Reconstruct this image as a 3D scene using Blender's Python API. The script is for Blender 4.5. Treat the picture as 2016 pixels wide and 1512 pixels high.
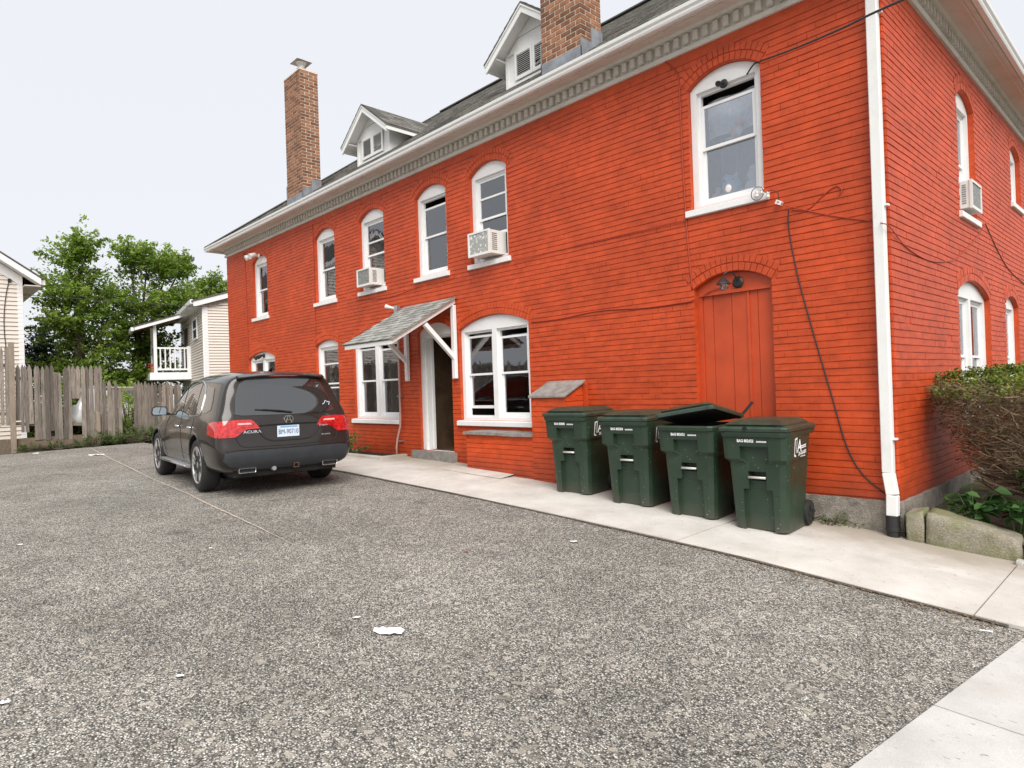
import bpy, bmesh, math, random
import numpy as np
from math import radians, sin, cos, pi, sqrt, atan2
from mathutils import Vector, Matrix, noise
from mathutils.bvhtree import BVHTree
from mathutils.geometry import tessellate_polygon
random.seed(7)
for o in list(bpy.data.objects): bpy.data.objects.remove(o)
SC = bpy.context.scene
COL = SC.collection

# ------------------------------------------------------------------ camera
YAW, PITCH, ROLL, FPX = radians(46.446), radians(0.34), radians(-1.926), 1290.7
CAMP = Vector((0, 0, 1.6))
_f = Vector((-sin(YAW)*cos(PITCH), cos(YAW)*cos(PITCH), sin(PITCH)))
_r = _f.cross(Vector((0, 0, 1))).normalized(); _u = _r.cross(_f)
R2 = cos(ROLL)*_r + sin(ROLL)*_u; U2 = -sin(ROLL)*_r + cos(ROLL)*_u
cam = bpy.data.cameras.new('camera'); camo = bpy.data.objects.new('camera', cam); COL.objects.link(camo)
cam.sensor_fit = 'HORIZONTAL'; cam.sensor_width = 36.0; cam.lens = 36.0*FPX/2016.0
cam.clip_start = 0.05; cam.clip_end = 1500
m = Matrix((( R2.x, U2.x, -_f.x, CAMP.x), (R2.y, U2.y, -_f.y, CAMP.y), (R2.z, U2.z, -_f.z, CAMP.z), (0, 0, 0, 1)))
camo.matrix_world = m
SC.camera = camo
SC.render.resolution_x, SC.render.resolution_y = 1024, 768

# ------------------------------------------------------------------ sky, sun, exposure (bright overcast)
SUN_EL, SUN_AZ = 44.0, 56.0          # azimuth: degrees right of straight behind the camera-side of the long wall
W = bpy.data.worlds.new('World'); SC.world = W; W.use_nodes = True
nt = W.node_tree; nt.nodes.clear()
out = nt.nodes.new('ShaderNodeOutputWorld'); bg = nt.nodes.new('ShaderNodeBackground')
sky = nt.nodes.new('ShaderNodeTexSky'); sky.sky_type = 'NISHITA'; sky.sun_disc = False
sdir = Vector((sin(radians(SUN_AZ))*cos(radians(SUN_EL)), -cos(radians(SUN_AZ))*cos(radians(SUN_EL)), sin(radians(SUN_EL))))
sky.sun_elevation = radians(SUN_EL); sky.sun_rotation = atan2(sdir.x, sdir.y)
sky.air_density = 1.0; sky.dust_density = 4.0; sky.ozone_density = 1.0
mixc = nt.nodes.new('ShaderNodeMixRGB'); mixc.inputs[0].default_value = 0.90
mixc.inputs[2].default_value = (5.4, 5.5, 5.72, 1)      # even cloud sheet
nt.links.new(sky.outputs[0], mixc.inputs[1]); nt.links.new(mixc.outputs[0], bg.inputs[0])
bg.inputs[1].default_value = 0.10
nt.links.new(bg.outputs[0], out.inputs[0])
sl = bpy.data.lights.new('sun', 'SUN'); sl.energy = 2.2; sl.angle = radians(42); sl.color = (1.0, 0.97, 0.92)
so = bpy.data.objects.new('sun', sl); COL.objects.link(so)
so.rotation_euler = (-sdir).to_track_quat('-Z', 'Y').to_euler(); so.location = (0, -10, 20)
vs = SC.view_settings; vs.view_transform = 'Standard'; vs.look = 'None'; vs.gamma = 1.0; vs.use_curve_mapping = False
vs.exposure = 0.78

# ------------------------------------------------------------------ pixel -> world helper (a pixel is only a direction)
def ray(px, py):
    return _f + R2*((px-1008)/FPX) - U2*((py-756)/FPX)
def at(px, py, ax, val):
    d = ray(px, py); t = (val-CAMP[ax])/d[ax]
    return CAMP + d*t

# ------------------------------------------------------------------ mesh helpers
class MB:
    def __init__(s): s.v = []; s.f = []; s.mi = []; s.t = []; s.cm = 0; s.ct = 1.0
    def add(s, vs, fs):
        b = len(s.v); s.v.extend([tuple(p) for p in vs])
        for f in fs:
            s.f.append([b+i for i in f]); s.mi.append(s.cm); s.t.append(s.ct)
        return s
    def quad(s, a, b, c, d): return s.add([a, b, c, d], [(0, 1, 2, 3)])
    def box(s, x0, x1, y0, y1, z0, z1):
        if x0 > x1: x0, x1 = x1, x0
        if y0 > y1: y0, y1 = y1, y0
        if z0 > z1: z0, z1 = z1, z0
        return s.add([(x0,y0,z0),(x1,y0,z0),(x1,y1,z0),(x0,y1,z0),(x0,y0,z1),(x1,y0,z1),(x1,y1,z1),(x0,y1,z1)],
            [(0,3,2,1),(4,5,6,7),(0,1,5,4),(1,2,6,5),(2,3,7,6),(3,0,4,7)])
    def obox(s, c, sx, sy, sz, M=None):
        M = M or Matrix.Identity(3); c = Vector(c)
        P = [c + M @ Vector((x*sx/2, y*sy/2, z*sz/2)) for z in (-1,1) for x, y in ((-1,-1),(1,-1),(1,1),(-1,1))]
        return s.add(P, [(0,3,2,1),(4,5,6,7),(0,1,5,4),(1,2,6,5),(2,3,7,6),(3,0,4,7)])
    def bar(s, a, b, w, h, up=(0,0,1)):
        a = Vector(a); b = Vector(b); d = (b-a).normalized(); u = Vector(up); r = d.cross(u)
        if r.length < 1e-4: r = d.cross(Vector((0,1,0)))
        r.normalize(); u = r.cross(d)
        P = [p + r*(i*w/2) + u*(j*h/2) for p in (a, b) for i, j in ((-1,-1),(1,-1),(1,1),(-1,1))]
        return s.add(P, [(0,3,2,1),(4,5,6,7),(0,1,5,4),(1,2,6,5),(2,3,7,6),(3,0,4,7)])
    def tube(s, path, r, n=6, cap=True):
        P = [Vector(p) for p in path]; rs = r if isinstance(r, (list, tuple)) else [r]*len(P)
        vs = []; ref = None
        for i, p in enumerate(P):
            d = (P[min(i+1, len(P)-1)] - P[max(i-1, 0)])
            d = d.normalized() if d.length > 1e-9 else Vector((0,0,1))
            if ref is None: ref = Vector((0,0,1)) if abs(d.z) < .9 else Vector((1,0,0))
            a = d.cross(ref)
            if a.length < 1e-5: a = d.cross(Vector((0.3,1,0.2)))
            a.normalize(); b = a.cross(d); ref = b
            ref = -d.cross(a) if False else b
            vs += [p + (a*cos(2*pi*k/n) + b*sin(2*pi*k/n))*rs[i] for k in range(n)]
        fs = [(i*n+k, i*n+(k+1) % n, (i+1)*n+(k+1) % n, (i+1)*n+k) for i in range(len(P)-1) for k in range(n)]
        if cap: fs += [tuple(range(n))[::-1], tuple((len(P)-1)*n+k for k in range(n))]
        return s.add(vs, fs)
    def prism(s, poly, f0, f1):
        """poly: 2-d points; f0,f1 map (a,b) to the two 3-d end caps"""
        n = len(poly); A = [Vector(f0(*p)) for p in poly]; B = [Vector(f1(*p)) for p in poly]
        tri = tessellate_polygon([[Vector((p[0], p[1], 0)) for p in poly]])
        s.add(A+B, [tuple(t) for t in tri] + [tuple(n+i for i in t[::-1]) for t in tri] + [(i, (i+1) % n, n+(i+1) % n, n+i) for i in range(n)])
        return s
    def plate(s, outer, holes, fm, d0, d1):
        """flat plate with holes in (u,z); fm(u,d,z) -> world; front face at d0, back at d1"""
        loops = [outer]+holes
        tri = tessellate_polygon([[Vector((p[0], p[1], 0)) for p in l] for l in loops])
        flat = [p for l in loops for p in l]; n = len(flat)
        vs = [fm(u, d0, z) for u, z in flat] + [fm(u, d1, z) for u, z in flat]
        fs = [tuple(t) for t in tri] + [tuple(n+i for i in t[::-1]) for t in tri]
        b = 0
        for l in loops:
            k = len(l); fs += [(b+i, b+(i+1) % k, n+b+(i+1) % k, n+b+i) for i in range(k)]; b += k
        return s.add(vs, fs)
    def lathe(s, prof, c, n=16, axis='z'):
        c = Vector(c); vs = []
        for r, h in prof:
            for k in range(n):
                a = 2*pi*k/n
                p = (r*cos(a), r*sin(a), h) if axis == 'z' else ((r*cos(a), h, r*sin(a)) if axis == 'y' else (h, r*cos(a), r*sin(a)))
                vs.append(c+Vector(p))
        m_ = len(prof)
        fs = [(i*n+k, i*n+(k+1) % n, (i+1)*n+(k+1) % n, (i+1)*n+k) for i in range(m_-1) for k in range(n)]
        fs += [tuple(range(n))[::-1], tuple((m_-1)*n+k for k in range(n))]
        return s.add(vs, fs)
    def mesh(s, name, mats, smooth=False, fix=True, tint=False):
        me = bpy.data.meshes.new(name); me.from_pydata(s.v, [], s.f)
        for mm in (mats if isinstance(mats, (list, tuple)) else [mats]): me.materials.append(mm)
        if len(s.f): me.polygons.foreach_set('material_index', s.mi)
        if smooth: me.polygons.foreach_set('use_smooth', [True]*len(me.polygons))
        if tint:
            at_ = me.attributes.new('tint', 'FLOAT', 'FACE'); at_.data.foreach_set('value', s.t)
        if fix:
            bm = bmesh.new(); bm.from_mesh(me); bmesh.ops.recalc_face_normals(bm, faces=bm.faces); bm.to_mesh(me); bm.free()
        me.update(); return me
    def build(s, name, mats, parent=None, smooth=False, fix=True, tint=False, bevel=0):
        o = link(name, s.mesh(name, mats, smooth, fix, tint), parent)
        if bevel: bev(o, bevel)
        return o

def bev(o, w, seg=1, ang=40):
    b = o.modifiers.new('bevel', 'BEVEL'); b.width = w; b.segments = seg; b.limit_method = 'ANGLE'; b.angle_limit = radians(ang)
    return o
def link(name, data, parent=None):
    o = bpy.data.objects.new(name, data); COL.objects.link(o)
    if parent is not None:
        o.parent = parent
        o.matrix_parent_inverse = wmat(parent).inverted()
    return o
def wmat(o):
    mm = Matrix.LocRotScale(o.location, o.rotation_euler, o.scale)
    return (wmat(o.parent) @ o.matrix_parent_inverse @ mm) if o.parent else mm
def tag(o, label=None, cat=None, group=None, kind=None):
    if label: o['label'] = label
    if cat: o['category'] = cat
    if group: o['group'] = group
    if kind: o['kind'] = kind
    return o
def thing(name, label, cat, loc=(0,0,0), rz=0, group=None):
    o = bpy.data.objects.new(name, None); COL.objects.link(o); o.empty_display_size = .2
    o.location = loc; o.rotation_euler = (0, 0, rz)
    return tag(o, label, cat, group)
def copy_tree(o, parent=None):
    c = o.copy(); COL.objects.link(c)
    if parent is not None: c.parent = parent; c.matrix_parent_inverse = o.matrix_parent_inverse.copy()
    for ch in list(o.children): copy_tree(ch, c)
    return c
def text_mesh(body, size, mat, depth=0.0, name='lettering', sx=1.0, shear=0.0, bold=0.0):
    cu = bpy.data.curves.new(name, 'FONT'); cu.body = body; cu.size = size; cu.align_x = 'CENTER'; cu.align_y = 'CENTER'
    cu.extrude = depth; cu.shear = shear; cu.resolution_u = 3; cu.offset = bold
    o = bpy.data.objects.new(name, cu); COL.objects.link(o)
    dg = bpy.context.evaluated_depsgraph_get(); me = bpy.data.meshes.new_from_object(o.evaluated_get(dg))
    bpy.data.objects.remove(o); bpy.data.curves.remove(cu)
    for v in me.vertices: v.co.x *= sx
    me.materials.clear(); me.materials.append(mat); me.name = name
    return me
def frame_mat(origin, xdir, ydir):
    x = Vector(xdir).normalized(); z = x.cross(Vector(ydir)).normalized(); y = z.cross(x)
    o = Vector(origin)
    return Matrix(((x.x,y.x,z.x,o.x),(x.y,y.y,z.y,o.y),(x.z,y.z,z.z,o.z),(0,0,0,1)))
def applied(o):
    """evaluated copy of an object's mesh with its modifiers"""
    dg = bpy.context.evaluated_depsgraph_get(); dg.update()
    return bpy.data.meshes.new_from_object(o.evaluated_get(dg))

# ------------------------------------------------------------------ materials
class NT:
    def __init__(s, name):
        s.m = bpy.data.materials.new(name); s.m.use_nodes = True; s.t = s.m.node_tree
        s.b = s.t.nodes['Principled BSDF']
    def n(s, typ, **k):
        x = s.t.nodes.new(typ)
        for a, b in k.items(): setattr(x, a, b)
        return x
    def l(s, a, b): s.t.links.new(a, b)
    def pos(s):
        return s.n('ShaderNodeNewGeometry').outputs['Position']
    def obj(s): return s.n('ShaderNodeTexCoord').outputs['Object']
    def noise(s, vec, scale, detail=4, rough=.55, sc3=None):
        x = s.n('ShaderNodeTexNoise'); x.inputs['Scale'].default_value = scale; x.inputs['Detail'].default_value = detail; x.inputs['Roughness'].default_value = rough
        if sc3:
            mp = s.n('ShaderNodeMapping'); mp.inputs['Scale'].default_value = sc3; s.l(vec, mp.inputs[0]); vec = mp.outputs[0]
        s.l(vec, x.inputs['Vector']); return x.outputs['Fac']
    def ramp(s, fac, stops):
        r = s.n('ShaderNodeValToRGB'); e = r.color_ramp.elements
        while len(e) < len(stops): e.new(.5)
        for i, (p, c) in enumerate(stops):
            e[i].position = p; e[i].color = (c[0], c[1], c[2], 1) if hasattr(c, '__len__') else (c, c, c, 1)
        s.l(fac, r.inputs[0]); return r.outputs[0]
    def mix(s, fac, a, b, mode='MIX'):
        x = s.n('ShaderNodeMixRGB', blend_type=mode)
        for i, q in enumerate((fac, a, b)):
            if hasattr(q, 'node'): s.l(q, x.inputs[i])
            elif hasattr(q, '__len__'): x.inputs[i].default_value = (q[0], q[1], q[2], 1)
            else: x.inputs[i].default_value = q if i == 0 else (q, q, q, 1)
        return x.outputs[0]
    def math(s, op, a, b=None):
        x = s.n('ShaderNodeMath', operation=op)
        for i, q in enumerate((a, b)):
            if q is None: continue
            if hasattr(q, 'node'): s.l(q, x.inputs[i])
            else: x.inputs[i].default_value = q
        return x.outputs[0]
    def bump(s, h, strength=.3, dist=.01):
        x = s.n('ShaderNodeBump'); x.inputs['Strength'].default_value = strength; x.inputs['Distance'].default_value = dist
        s.l(h, x.inputs['Height']); s.l(x.outputs[0], s.b.inputs['Normal'])
    def col(s, c):
        if hasattr(c, 'node'): s.l(c, s.b.inputs['Base Color'])
        else: s.b.inputs['Base Color'].default_value = (c[0], c[1], c[2], 1)
    def set(s, **k):
        for a, b in k.items():
            a = a.replace('_', ' ')
            if hasattr(b, 'node'): s.l(b, s.b.inputs[a])
            else: s.b.inputs[a].default_value = b
        return s
    def tint(s):
        x = s.n('ShaderNodeAttribute', attribute_name='tint'); return x.outputs['Fac']

def plain(name, c, rough=.5, metal=0, var=.12, nscale=6, bump=0, bscale=60, coat=0, spec=.5):
    k = NT(name); P = k.pos()
    f = k.noise(P, nscale, 5)
    k.col(k.mix(1, c, k.ramp(f, [(.3, 1-var), (.7, 1+var*.6)]), 'MULTIPLY') if var else c)
    k.set(Roughness=rough, Metallic=metal); k.b.inputs['Specular IOR Level'].default_value = spec
    if coat: k.b.inputs['Coat Weight'].default_value = coat; k.b.inputs['Coat Roughness'].default_value = .04
    if bump: k.bump(k.noise(P, bscale, 4), bump, .004)
    return k.m

M = {}
def mat_redpaint(name, base, stain=0):
    k = NT(name); P = k.pos()
    big = k.noise(P, 1.1, 5); mid = k.noise(P, 7, 5); fine = k.noise(P, 60, 4)
    c = k.mix(1, base, k.ramp(big, [(.25, (.82, .80, .80)), (.75, (1.12, 1.14, 1.16))]), 'MULTIPLY')
    c = k.mix(1, c, k.ramp(mid, [(.3, .86), (.7, 1.1)]), 'MULTIPLY')
    br = k.noise(P, 4.0, 2, .5, (1.0, 1.0, 5.0))
    c = k.mix(1, c, k.ramp(br, [(.35, .9), (.65, 1.08)]), 'MULTIPLY')
    # worn specks of bare brick and grime
    sp = k.ramp(k.noise(P, 38, 3, .6), [(.70, 0), (.76, 1)])
    sp2 = k.math('MULTIPLY', sp, k.ramp(k.noise(P, 2.2, 3), [(.52, 0), (.66, 1)]))
    c = k.mix(sp2, c, (.33, .20, .15))
    # rain-splash grime low on the wall
    sep = k.n('ShaderNodeSeparateXYZ'); k.l(P, sep.inputs[0])
    zz = k.math('ADD', sep.outputs[2], k.math('MULTIPLY', k.noise(P, 2.5, 4), .55))
    lo = k.ramp(k.math('MULTIPLY', zz, .5), [(.24, .55), (.44, 0)])
    c = k.mix(lo, c, (.13, .035, .02))
    k.col(c); k.set(Roughness=.52); k.b.inputs['Specular IOR Level'].default_value = .4
    k.bump(k.mix(.5, mid, fine), .22, .006)
    return k.m
RED = (.54, .068, .014)
M['red'] = mat_redpaint('red_painted_brick', RED)
M['reddoor'] = plain('red_door_paint', (.535, .066, .014), .5, var=.15, nscale=3, bump=.06, bscale=40)
M['redmet'] = plain('red_painted_wire', (.36, .045, .018), .5)
def mat_white(name, c, dirt=.25, rough=.45, dirtc=(.42, .40, .36), sc=3):
    k = NT(name); P = k.pos()
    d = k.ramp(k.noise(P, sc, 6, .65), [(.50, 0), (.85, dirt)])
    d2 = k.ramp(k.noise(P, sc*9, 4, .6, (1, 1, .25)), [(.55, 0), (.9, dirt)])
    cc = k.mix(d, c, dirtc); cc = k.mix(d2, cc, dirtc)
    k.col(cc); k.set(Roughness=rough); k.bump(k.noise(P, 70, 3), .05, .003)
    return k.m
M['white'] = mat_white('white_trim_paint', (.80, .80, .79))
M['vinyl'] = mat_white('white_vinyl', (.82, .82, .82), .12, .35)
M['gutter'] = mat_white('white_gutter', (.78, .78, .76), .3)
M['soffit'] = mat_white('soffit_paint', (.66, .60, .54), .7, .6, (.45, .36, .29), 1.5)
M['dentil'] = mat_white('cornice_paint', (.66, .64, .59), .6, .6, (.36, .34, .30), 3)
M['cream'] = mat_white('cream_siding', (.66, .60, .535), .22, .5, (.46, .42, .36), 2)
M['dark'] = plain('dark_gap', (.012, .011, .010), .8, var=0)
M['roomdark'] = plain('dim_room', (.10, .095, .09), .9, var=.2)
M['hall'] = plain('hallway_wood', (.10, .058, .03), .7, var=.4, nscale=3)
M['clutter'] = plain('hall_clutter', (.45, .38, .32), .8, var=.5, nscale=14)
M['curtain'] = plain('white_curtain', (.74, .73, .72), .9, var=.1)
M['roomgrey'] = plain('grey_inner_blind', (.26, .265, .28), .9, var=.1)
M['curtaing'] = plain('green_curtain', (.10, .26, .17), .9, var=.25)
M['lilac_sky'] = plain('sky_reflection_lilac', (.58, .56, .74), .9, var=.1)  # lavender sky reflection of the upper panes, painted on a hung sheet
M['greycurt'] = plain('grey_lace_curtain', (.60, .60, .64), .9, var=.2, nscale=20)
M['lead'] = plain('lead_flashing', (.27, .285, .31), .55, .3, .3, 7, .1)
M['slate'] = plain('slate_slab', (.25, .235, .215), .75, 0, .35, 9, .3, 30)
M['stone'] = None
def mat_stone(name, a, b, moss=0.0, sc=5):
    k = NT(name); P = k.pos()
    c = k.ramp(k.noise(P, sc, 8, .65), [(.3, a), (.7, b)])
    g = k.ramp(k.noise(P, 90, 3, .7), [(.35, .6), (.7, 1.25)]); c = k.mix(1, c, g, 'MULTIPLY')
    if moss: c = k.mix(k.ramp(k.noise(P, 3.2, 5), [(.40, 0), (.62, moss)]), c, (.15, .165, .05))
    k.col(c); k.set(Roughness=.88)
    h = k.mix(.5, k.noise(P, sc*3, 8, .7), k.noise(P, 60, 4)); k.bump(h, .7, .03); return k.m
M['stone'] = mat_stone('foundation_stone', (.17, .145, .12), (.40, .36, .31), 0, 6)
M['block'] = mat_stone('kerb_stone', (.22, .19, .14), (.42, .38, .30), .75, 4)
M['pale_rock'] = mat_stone('pale_rock', (.4, .38, .35), (.6, .57, .52), 0, 9)
def mat_glass(name, tintc=(.90, .93, .95), base=.14, rough=.015):
    k = NT(name); t = k.t; t.nodes.remove(k.b)
    o = t.nodes['Material Output']
    tr = k.n('ShaderNodeBsdfTransparent'); tr.inputs[0].default_value = (*tintc, 1)
    gl = k.n('ShaderNodeBsdfGlossy'); gl.inputs['Roughness'].default_value = rough; gl.inputs[0].default_value = (.95, .96, 1, 1)
    lw = k.n('ShaderNodeLayerWeight'); lw.inputs[0].default_value = .35
    f = k.math('ADD', k.math('MULTIPLY', lw.outputs['Fresnel'], .9), base)
    # slightly wavy old glass
    bp = k.n('ShaderNodeBump'); bp.inputs['Strength'].default_value = .06; bp.inputs['Distance'].default_value = .02
    k.l(k.noise(k.pos(), 3.5, 2), bp.inputs['Height']); k.l(bp.outputs[0], gl.inputs['Normal'])
    mx = k.n('ShaderNodeMixShader'); k.l(f, mx.inputs[0]); k.l(tr.outputs[0], mx.inputs[1]); k.l(gl.outputs[0], mx.inputs[2])
    k.l(mx.outputs[0], o.inputs[0]); return k.m
M['glass'] = mat_glass('window_glass')
M['bulbglass'] = mat_glass('lamp_glass', (.8, .85, .85), .1, .1)
M['black'] = plain('black_plastic', (.02, .02, .02), .45, var=.1)
M['wire'] = plain('black_cable', (.025, .022, .022), .6, var=0)
M['greymetal'] = plain('galvanised_metal', (.42, .42, .42), .4, .6, .2)
M['pinkpipe'] = plain('pink_painted_pipe', (.55, .34, .30), .5, var=.15)
M['acgrille'] = plain('ac_coil', (.28, .28, .265), .55, .3, .5, 30)
M['acwhite'] = mat_white('ac_casing', (.74, .74, .71), .3)
def mat_shingle(name, lo, hi):
    k = NT(name); P = k.pos()
    c = k.mix(1, k.ramp(k.noise(P, 26, 4, .6), [(.3, lo), (.7, hi)]), k.tint(), 'MULTIPLY')
    c = k.mix(1, c, k.ramp(k.noise(P, 260, 2, .7), [(.3, .6), (.7, 1.4)]), 'MULTIPLY')
    k.col(c); k.set(Roughness=.92); k.bump(k.noise(P, 240, 2), .5, .004); return k.m
M['shingle'] = mat_shingle('roof_shingle', (.085, .08, .07), (.21, .20, .18))
M['shingle2'] = mat_shingle('canopy_shingle', (.20, .205, .19), (.34, .345, .32))
def mat_brick(name):
    k = NT(name); P = k.pos()
    c = k.mix(1, k.ramp(k.noise(P, 9, 5, .6), [(.25, (.17, .075, .038)), (.55, (.30, .135, .07)), (.8, (.36, .19, .11))]), k.tint(), 'MULTIPLY')
    c = k.mix(1, c, k.ramp(k.noise(P, 80, 3, .7), [(.3, .75), (.7, 1.2)]), 'MULTIPLY')
    k.col(c); k.set(Roughness=.9); k.bump(k.noise(P, 90, 3), .4, .004); return k.m
M['brick'] = mat_brick('bare_chimney_brick')
M['mortar'] = plain('pale_mortar', (.72, .62, .52), .95, var=.2, nscale=20, bump=.3)
M['flue'] = plain('flue_metal', (.33, .32, .30), .45, .5, .3, 12)
M['flueclay'] = plain('pale_flue', (.72, .70, .68), .6, var=.1)
# ---- ground
def mat_asphalt():
    k = NT('worn_asphalt'); P = k.pos()
    v = k.n('ShaderNodeTexVoronoi'); v.inputs['Scale'].default_value = 105; v.inputs['Randomness'].default_value = 1; k.l(P, v.inputs['Vector'])
    sepc = k.n('ShaderNodeSeparateColor'); k.l(v.outputs['Color'], sepc.inputs[0])
    c = k.ramp(sepc.outputs[0], [(0, .10), (.3, .26), (.6, .43), (.85, .66), (1, .95)])
    edge = k.ramp(v.outputs['Distance'], [(.35, 1), (.65, .34)])
    c = k.mix(1, c, edge, 'MULTIPLY')
    v2 = k.n('ShaderNodeTexVoronoi'); v2.inputs['Scale'].default_value = 31; k.l(P, v2.inputs['Vector'])
    sep2 = k.n('ShaderNodeSeparateColor'); k.l(v2.outputs['Color'], sep2.inputs[0])
    c = k.mix(k.ramp(sep2.outputs[1], [(.90, 0), (.93, .75)]), c, k.mix(sep2.outputs[2], (.16, .15, .14), (.55, .53, .50)))
    tone = k.ramp(k.noise(P, .55, 6, .6), [(.25, (.72, .71, .69)), (.75, (1.2, 1.19, 1.16))])
    c = k.mix(1, c, tone, 'MULTIPLY')
    t2 = k.ramp(k.noise(P, 3.3, 5, .65), [(.3, .84), (.7, 1.14)]); c = k.mix(1, c, t2, 'MULTIPLY')
    br = k.ramp(k.noise(P, 1.3, 5, .7), [(.58, 0), (.78, .35)]); c = k.mix(br, c, (.20, .165, .13))
    c = k.mix(1, c, (1.0, .95, .87), 'MULTIPLY')
    # oil drips
    ol = k.ramp(k.noise(P, 2.1, 3, .4), [(.70, 0), (.78, .5)]); c = k.mix(ol, c, (.06, .055, .05))
    k.col(c); k.set(Roughness=.93); k.b.inputs['Specular IOR Level'].default_value = .25
    h = k.math('ADD', k.math('MULTIPLY', v.outputs['Distance'], -1.0), k.math('MULTIPLY', k.noise(P, 30, 3), .4))
    k.bump(h, .8, .010); return k.m
M['asphalt'] = mat_asphalt()
def mat_concrete(name, lo, hi, dirt):
    k = NT(name); P = k.pos()
    c = k.ramp(k.noise(P, 2.3, 7, .6), [(.3, lo), (.7, hi)])
    c = k.mix(1, c, k.ramp(k.noise(P, 140, 3, .7), [(.3, .86), (.7, 1.1)]), 'MULTIPLY')
    fl = k.ramp(k.noise(P, 34, 2, .5, (.5, 1.6, 1)), [(.69, 0), (.73, .8)]); c = k.mix(fl, c, (.20, .18, .15))
    sep = k.n('ShaderNodeSeparateXYZ'); k.l(P, sep.inputs[0])
    # soil washed against the foot of the wall
    yy = k.math('ADD', sep.outputs[1], k.math('MULTIPLY', k.noise(P, 1.6, 6, .65), 1.5))
    soil = k.ramp(k.math('MULTIPLY', yy, .1), [(.715, 0), (.79, dirt)])
    c = k.mix(soil, c, (.30, .25, .19))
    st = k.ramp(k.noise(P, .9, 6, .6), [(.55, 0), (.8, .45)]); c = k.mix(st, c, (.40, .37, .32))
    k.col(c); k.set(Roughness=.9); k.bump(k.noise(P, 70, 5, .7), .25, .006); return k.m
M['concrete'] = mat_concrete('sidewalk_concrete', (.50, .465, .42), (.66, .63, .585), .75)
M['concrete2'] = mat_concrete('street_concrete', (.44, .425, .40), (.60, .585, .56), .0)
M['gap'] = plain('dirty_joint', (.09, .075, .06), .95, var=.3, nscale=20)
M['soil'] = mat_stone('soil', (.05, .04, .028), (.13, .105, .075), .6, 6)
M['grass'] = mat_stone('rough_grass', (.05, .075, .02), (.12, .14, .05), .4, 3)
M['paper'] = plain('white_paper', (.82, .82, .82), .8, var=.06)
M['timber'] = plain('red_timber', (.40, .05, .02), .6)
def mat_wood(name, lo, hi, green=.0):
    k = NT(name); P = k.pos()
    g = k.noise(P, 10, 6, .65, (5, 5, .35))
    c = k.ramp(g, [(.28, lo), (.72, hi)])
    c = k.mix(1, c, k.tint(), 'MULTIPLY')
    c = k.mix(k.ramp(k.noise(P, 1.5, 4), [(.5, 0), (.8, .5)]), c, (.09, .075, .065))
    if green: c = k.mix(k.ramp(k.noise(P, 2.4, 4), [(.55, 0), (.8, green)]), c, (.12, .13, .08))
    k.col(c); k.set(Roughness=.9); k.bump(g, .5, .01); return k.m
M['fence'] = mat_wood('weathered_picket', (.105, .088, .074), (.32, .28, .24), .4)
M['post'] = mat_wood('weathered_post', (.17, .135, .10), (.36, .30, .235), .3)
M['bank'] = mat_wood('rotten_plank', (.10, .075, .05), (.26, .20, .14), .8)
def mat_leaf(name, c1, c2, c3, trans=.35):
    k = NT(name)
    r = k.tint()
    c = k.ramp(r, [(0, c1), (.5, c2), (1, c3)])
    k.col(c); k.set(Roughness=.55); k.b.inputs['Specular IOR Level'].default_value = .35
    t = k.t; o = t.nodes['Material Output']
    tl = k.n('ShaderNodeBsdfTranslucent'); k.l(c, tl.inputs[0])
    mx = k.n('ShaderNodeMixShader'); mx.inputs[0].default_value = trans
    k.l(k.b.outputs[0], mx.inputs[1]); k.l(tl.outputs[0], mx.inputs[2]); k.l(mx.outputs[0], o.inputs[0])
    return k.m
M['leaf'] = mat_leaf('tree_leaf', (.10, .175, .022), (.26, .38, .055), (.45, .55, .15), .5)
M['leafy'] = mat_leaf('yellow_green_leaf', (.10, .17, .02), (.20, .30, .04), (.30, .40, .08))
M['leafd'] = mat_leaf('conifer_leaf', (.012, .032, .016), (.022, .05, .025), (.04, .08, .03), .15)
M['weed'] = mat_leaf('weed_leaf', (.04, .08, .015), (.08, .14, .03), (.15, .20, .06))
M['plant'] = mat_leaf('broad_plant_leaf', (.02, .06, .014), (.04, .10, .025), (.075, .15, .04), .25)
M['yew'] = mat_leaf('yew_needle', (.05, .085, .012), (.13, .19, .02), (.24, .30, .05), .2)
M['twig'] = mat_wood('dead_twig', (.13, .085, .05), (.42, .30, .19))
M['bark'] = mat_wood('bark', (.05, .04, .03), (.14, .11, .08))
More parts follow.
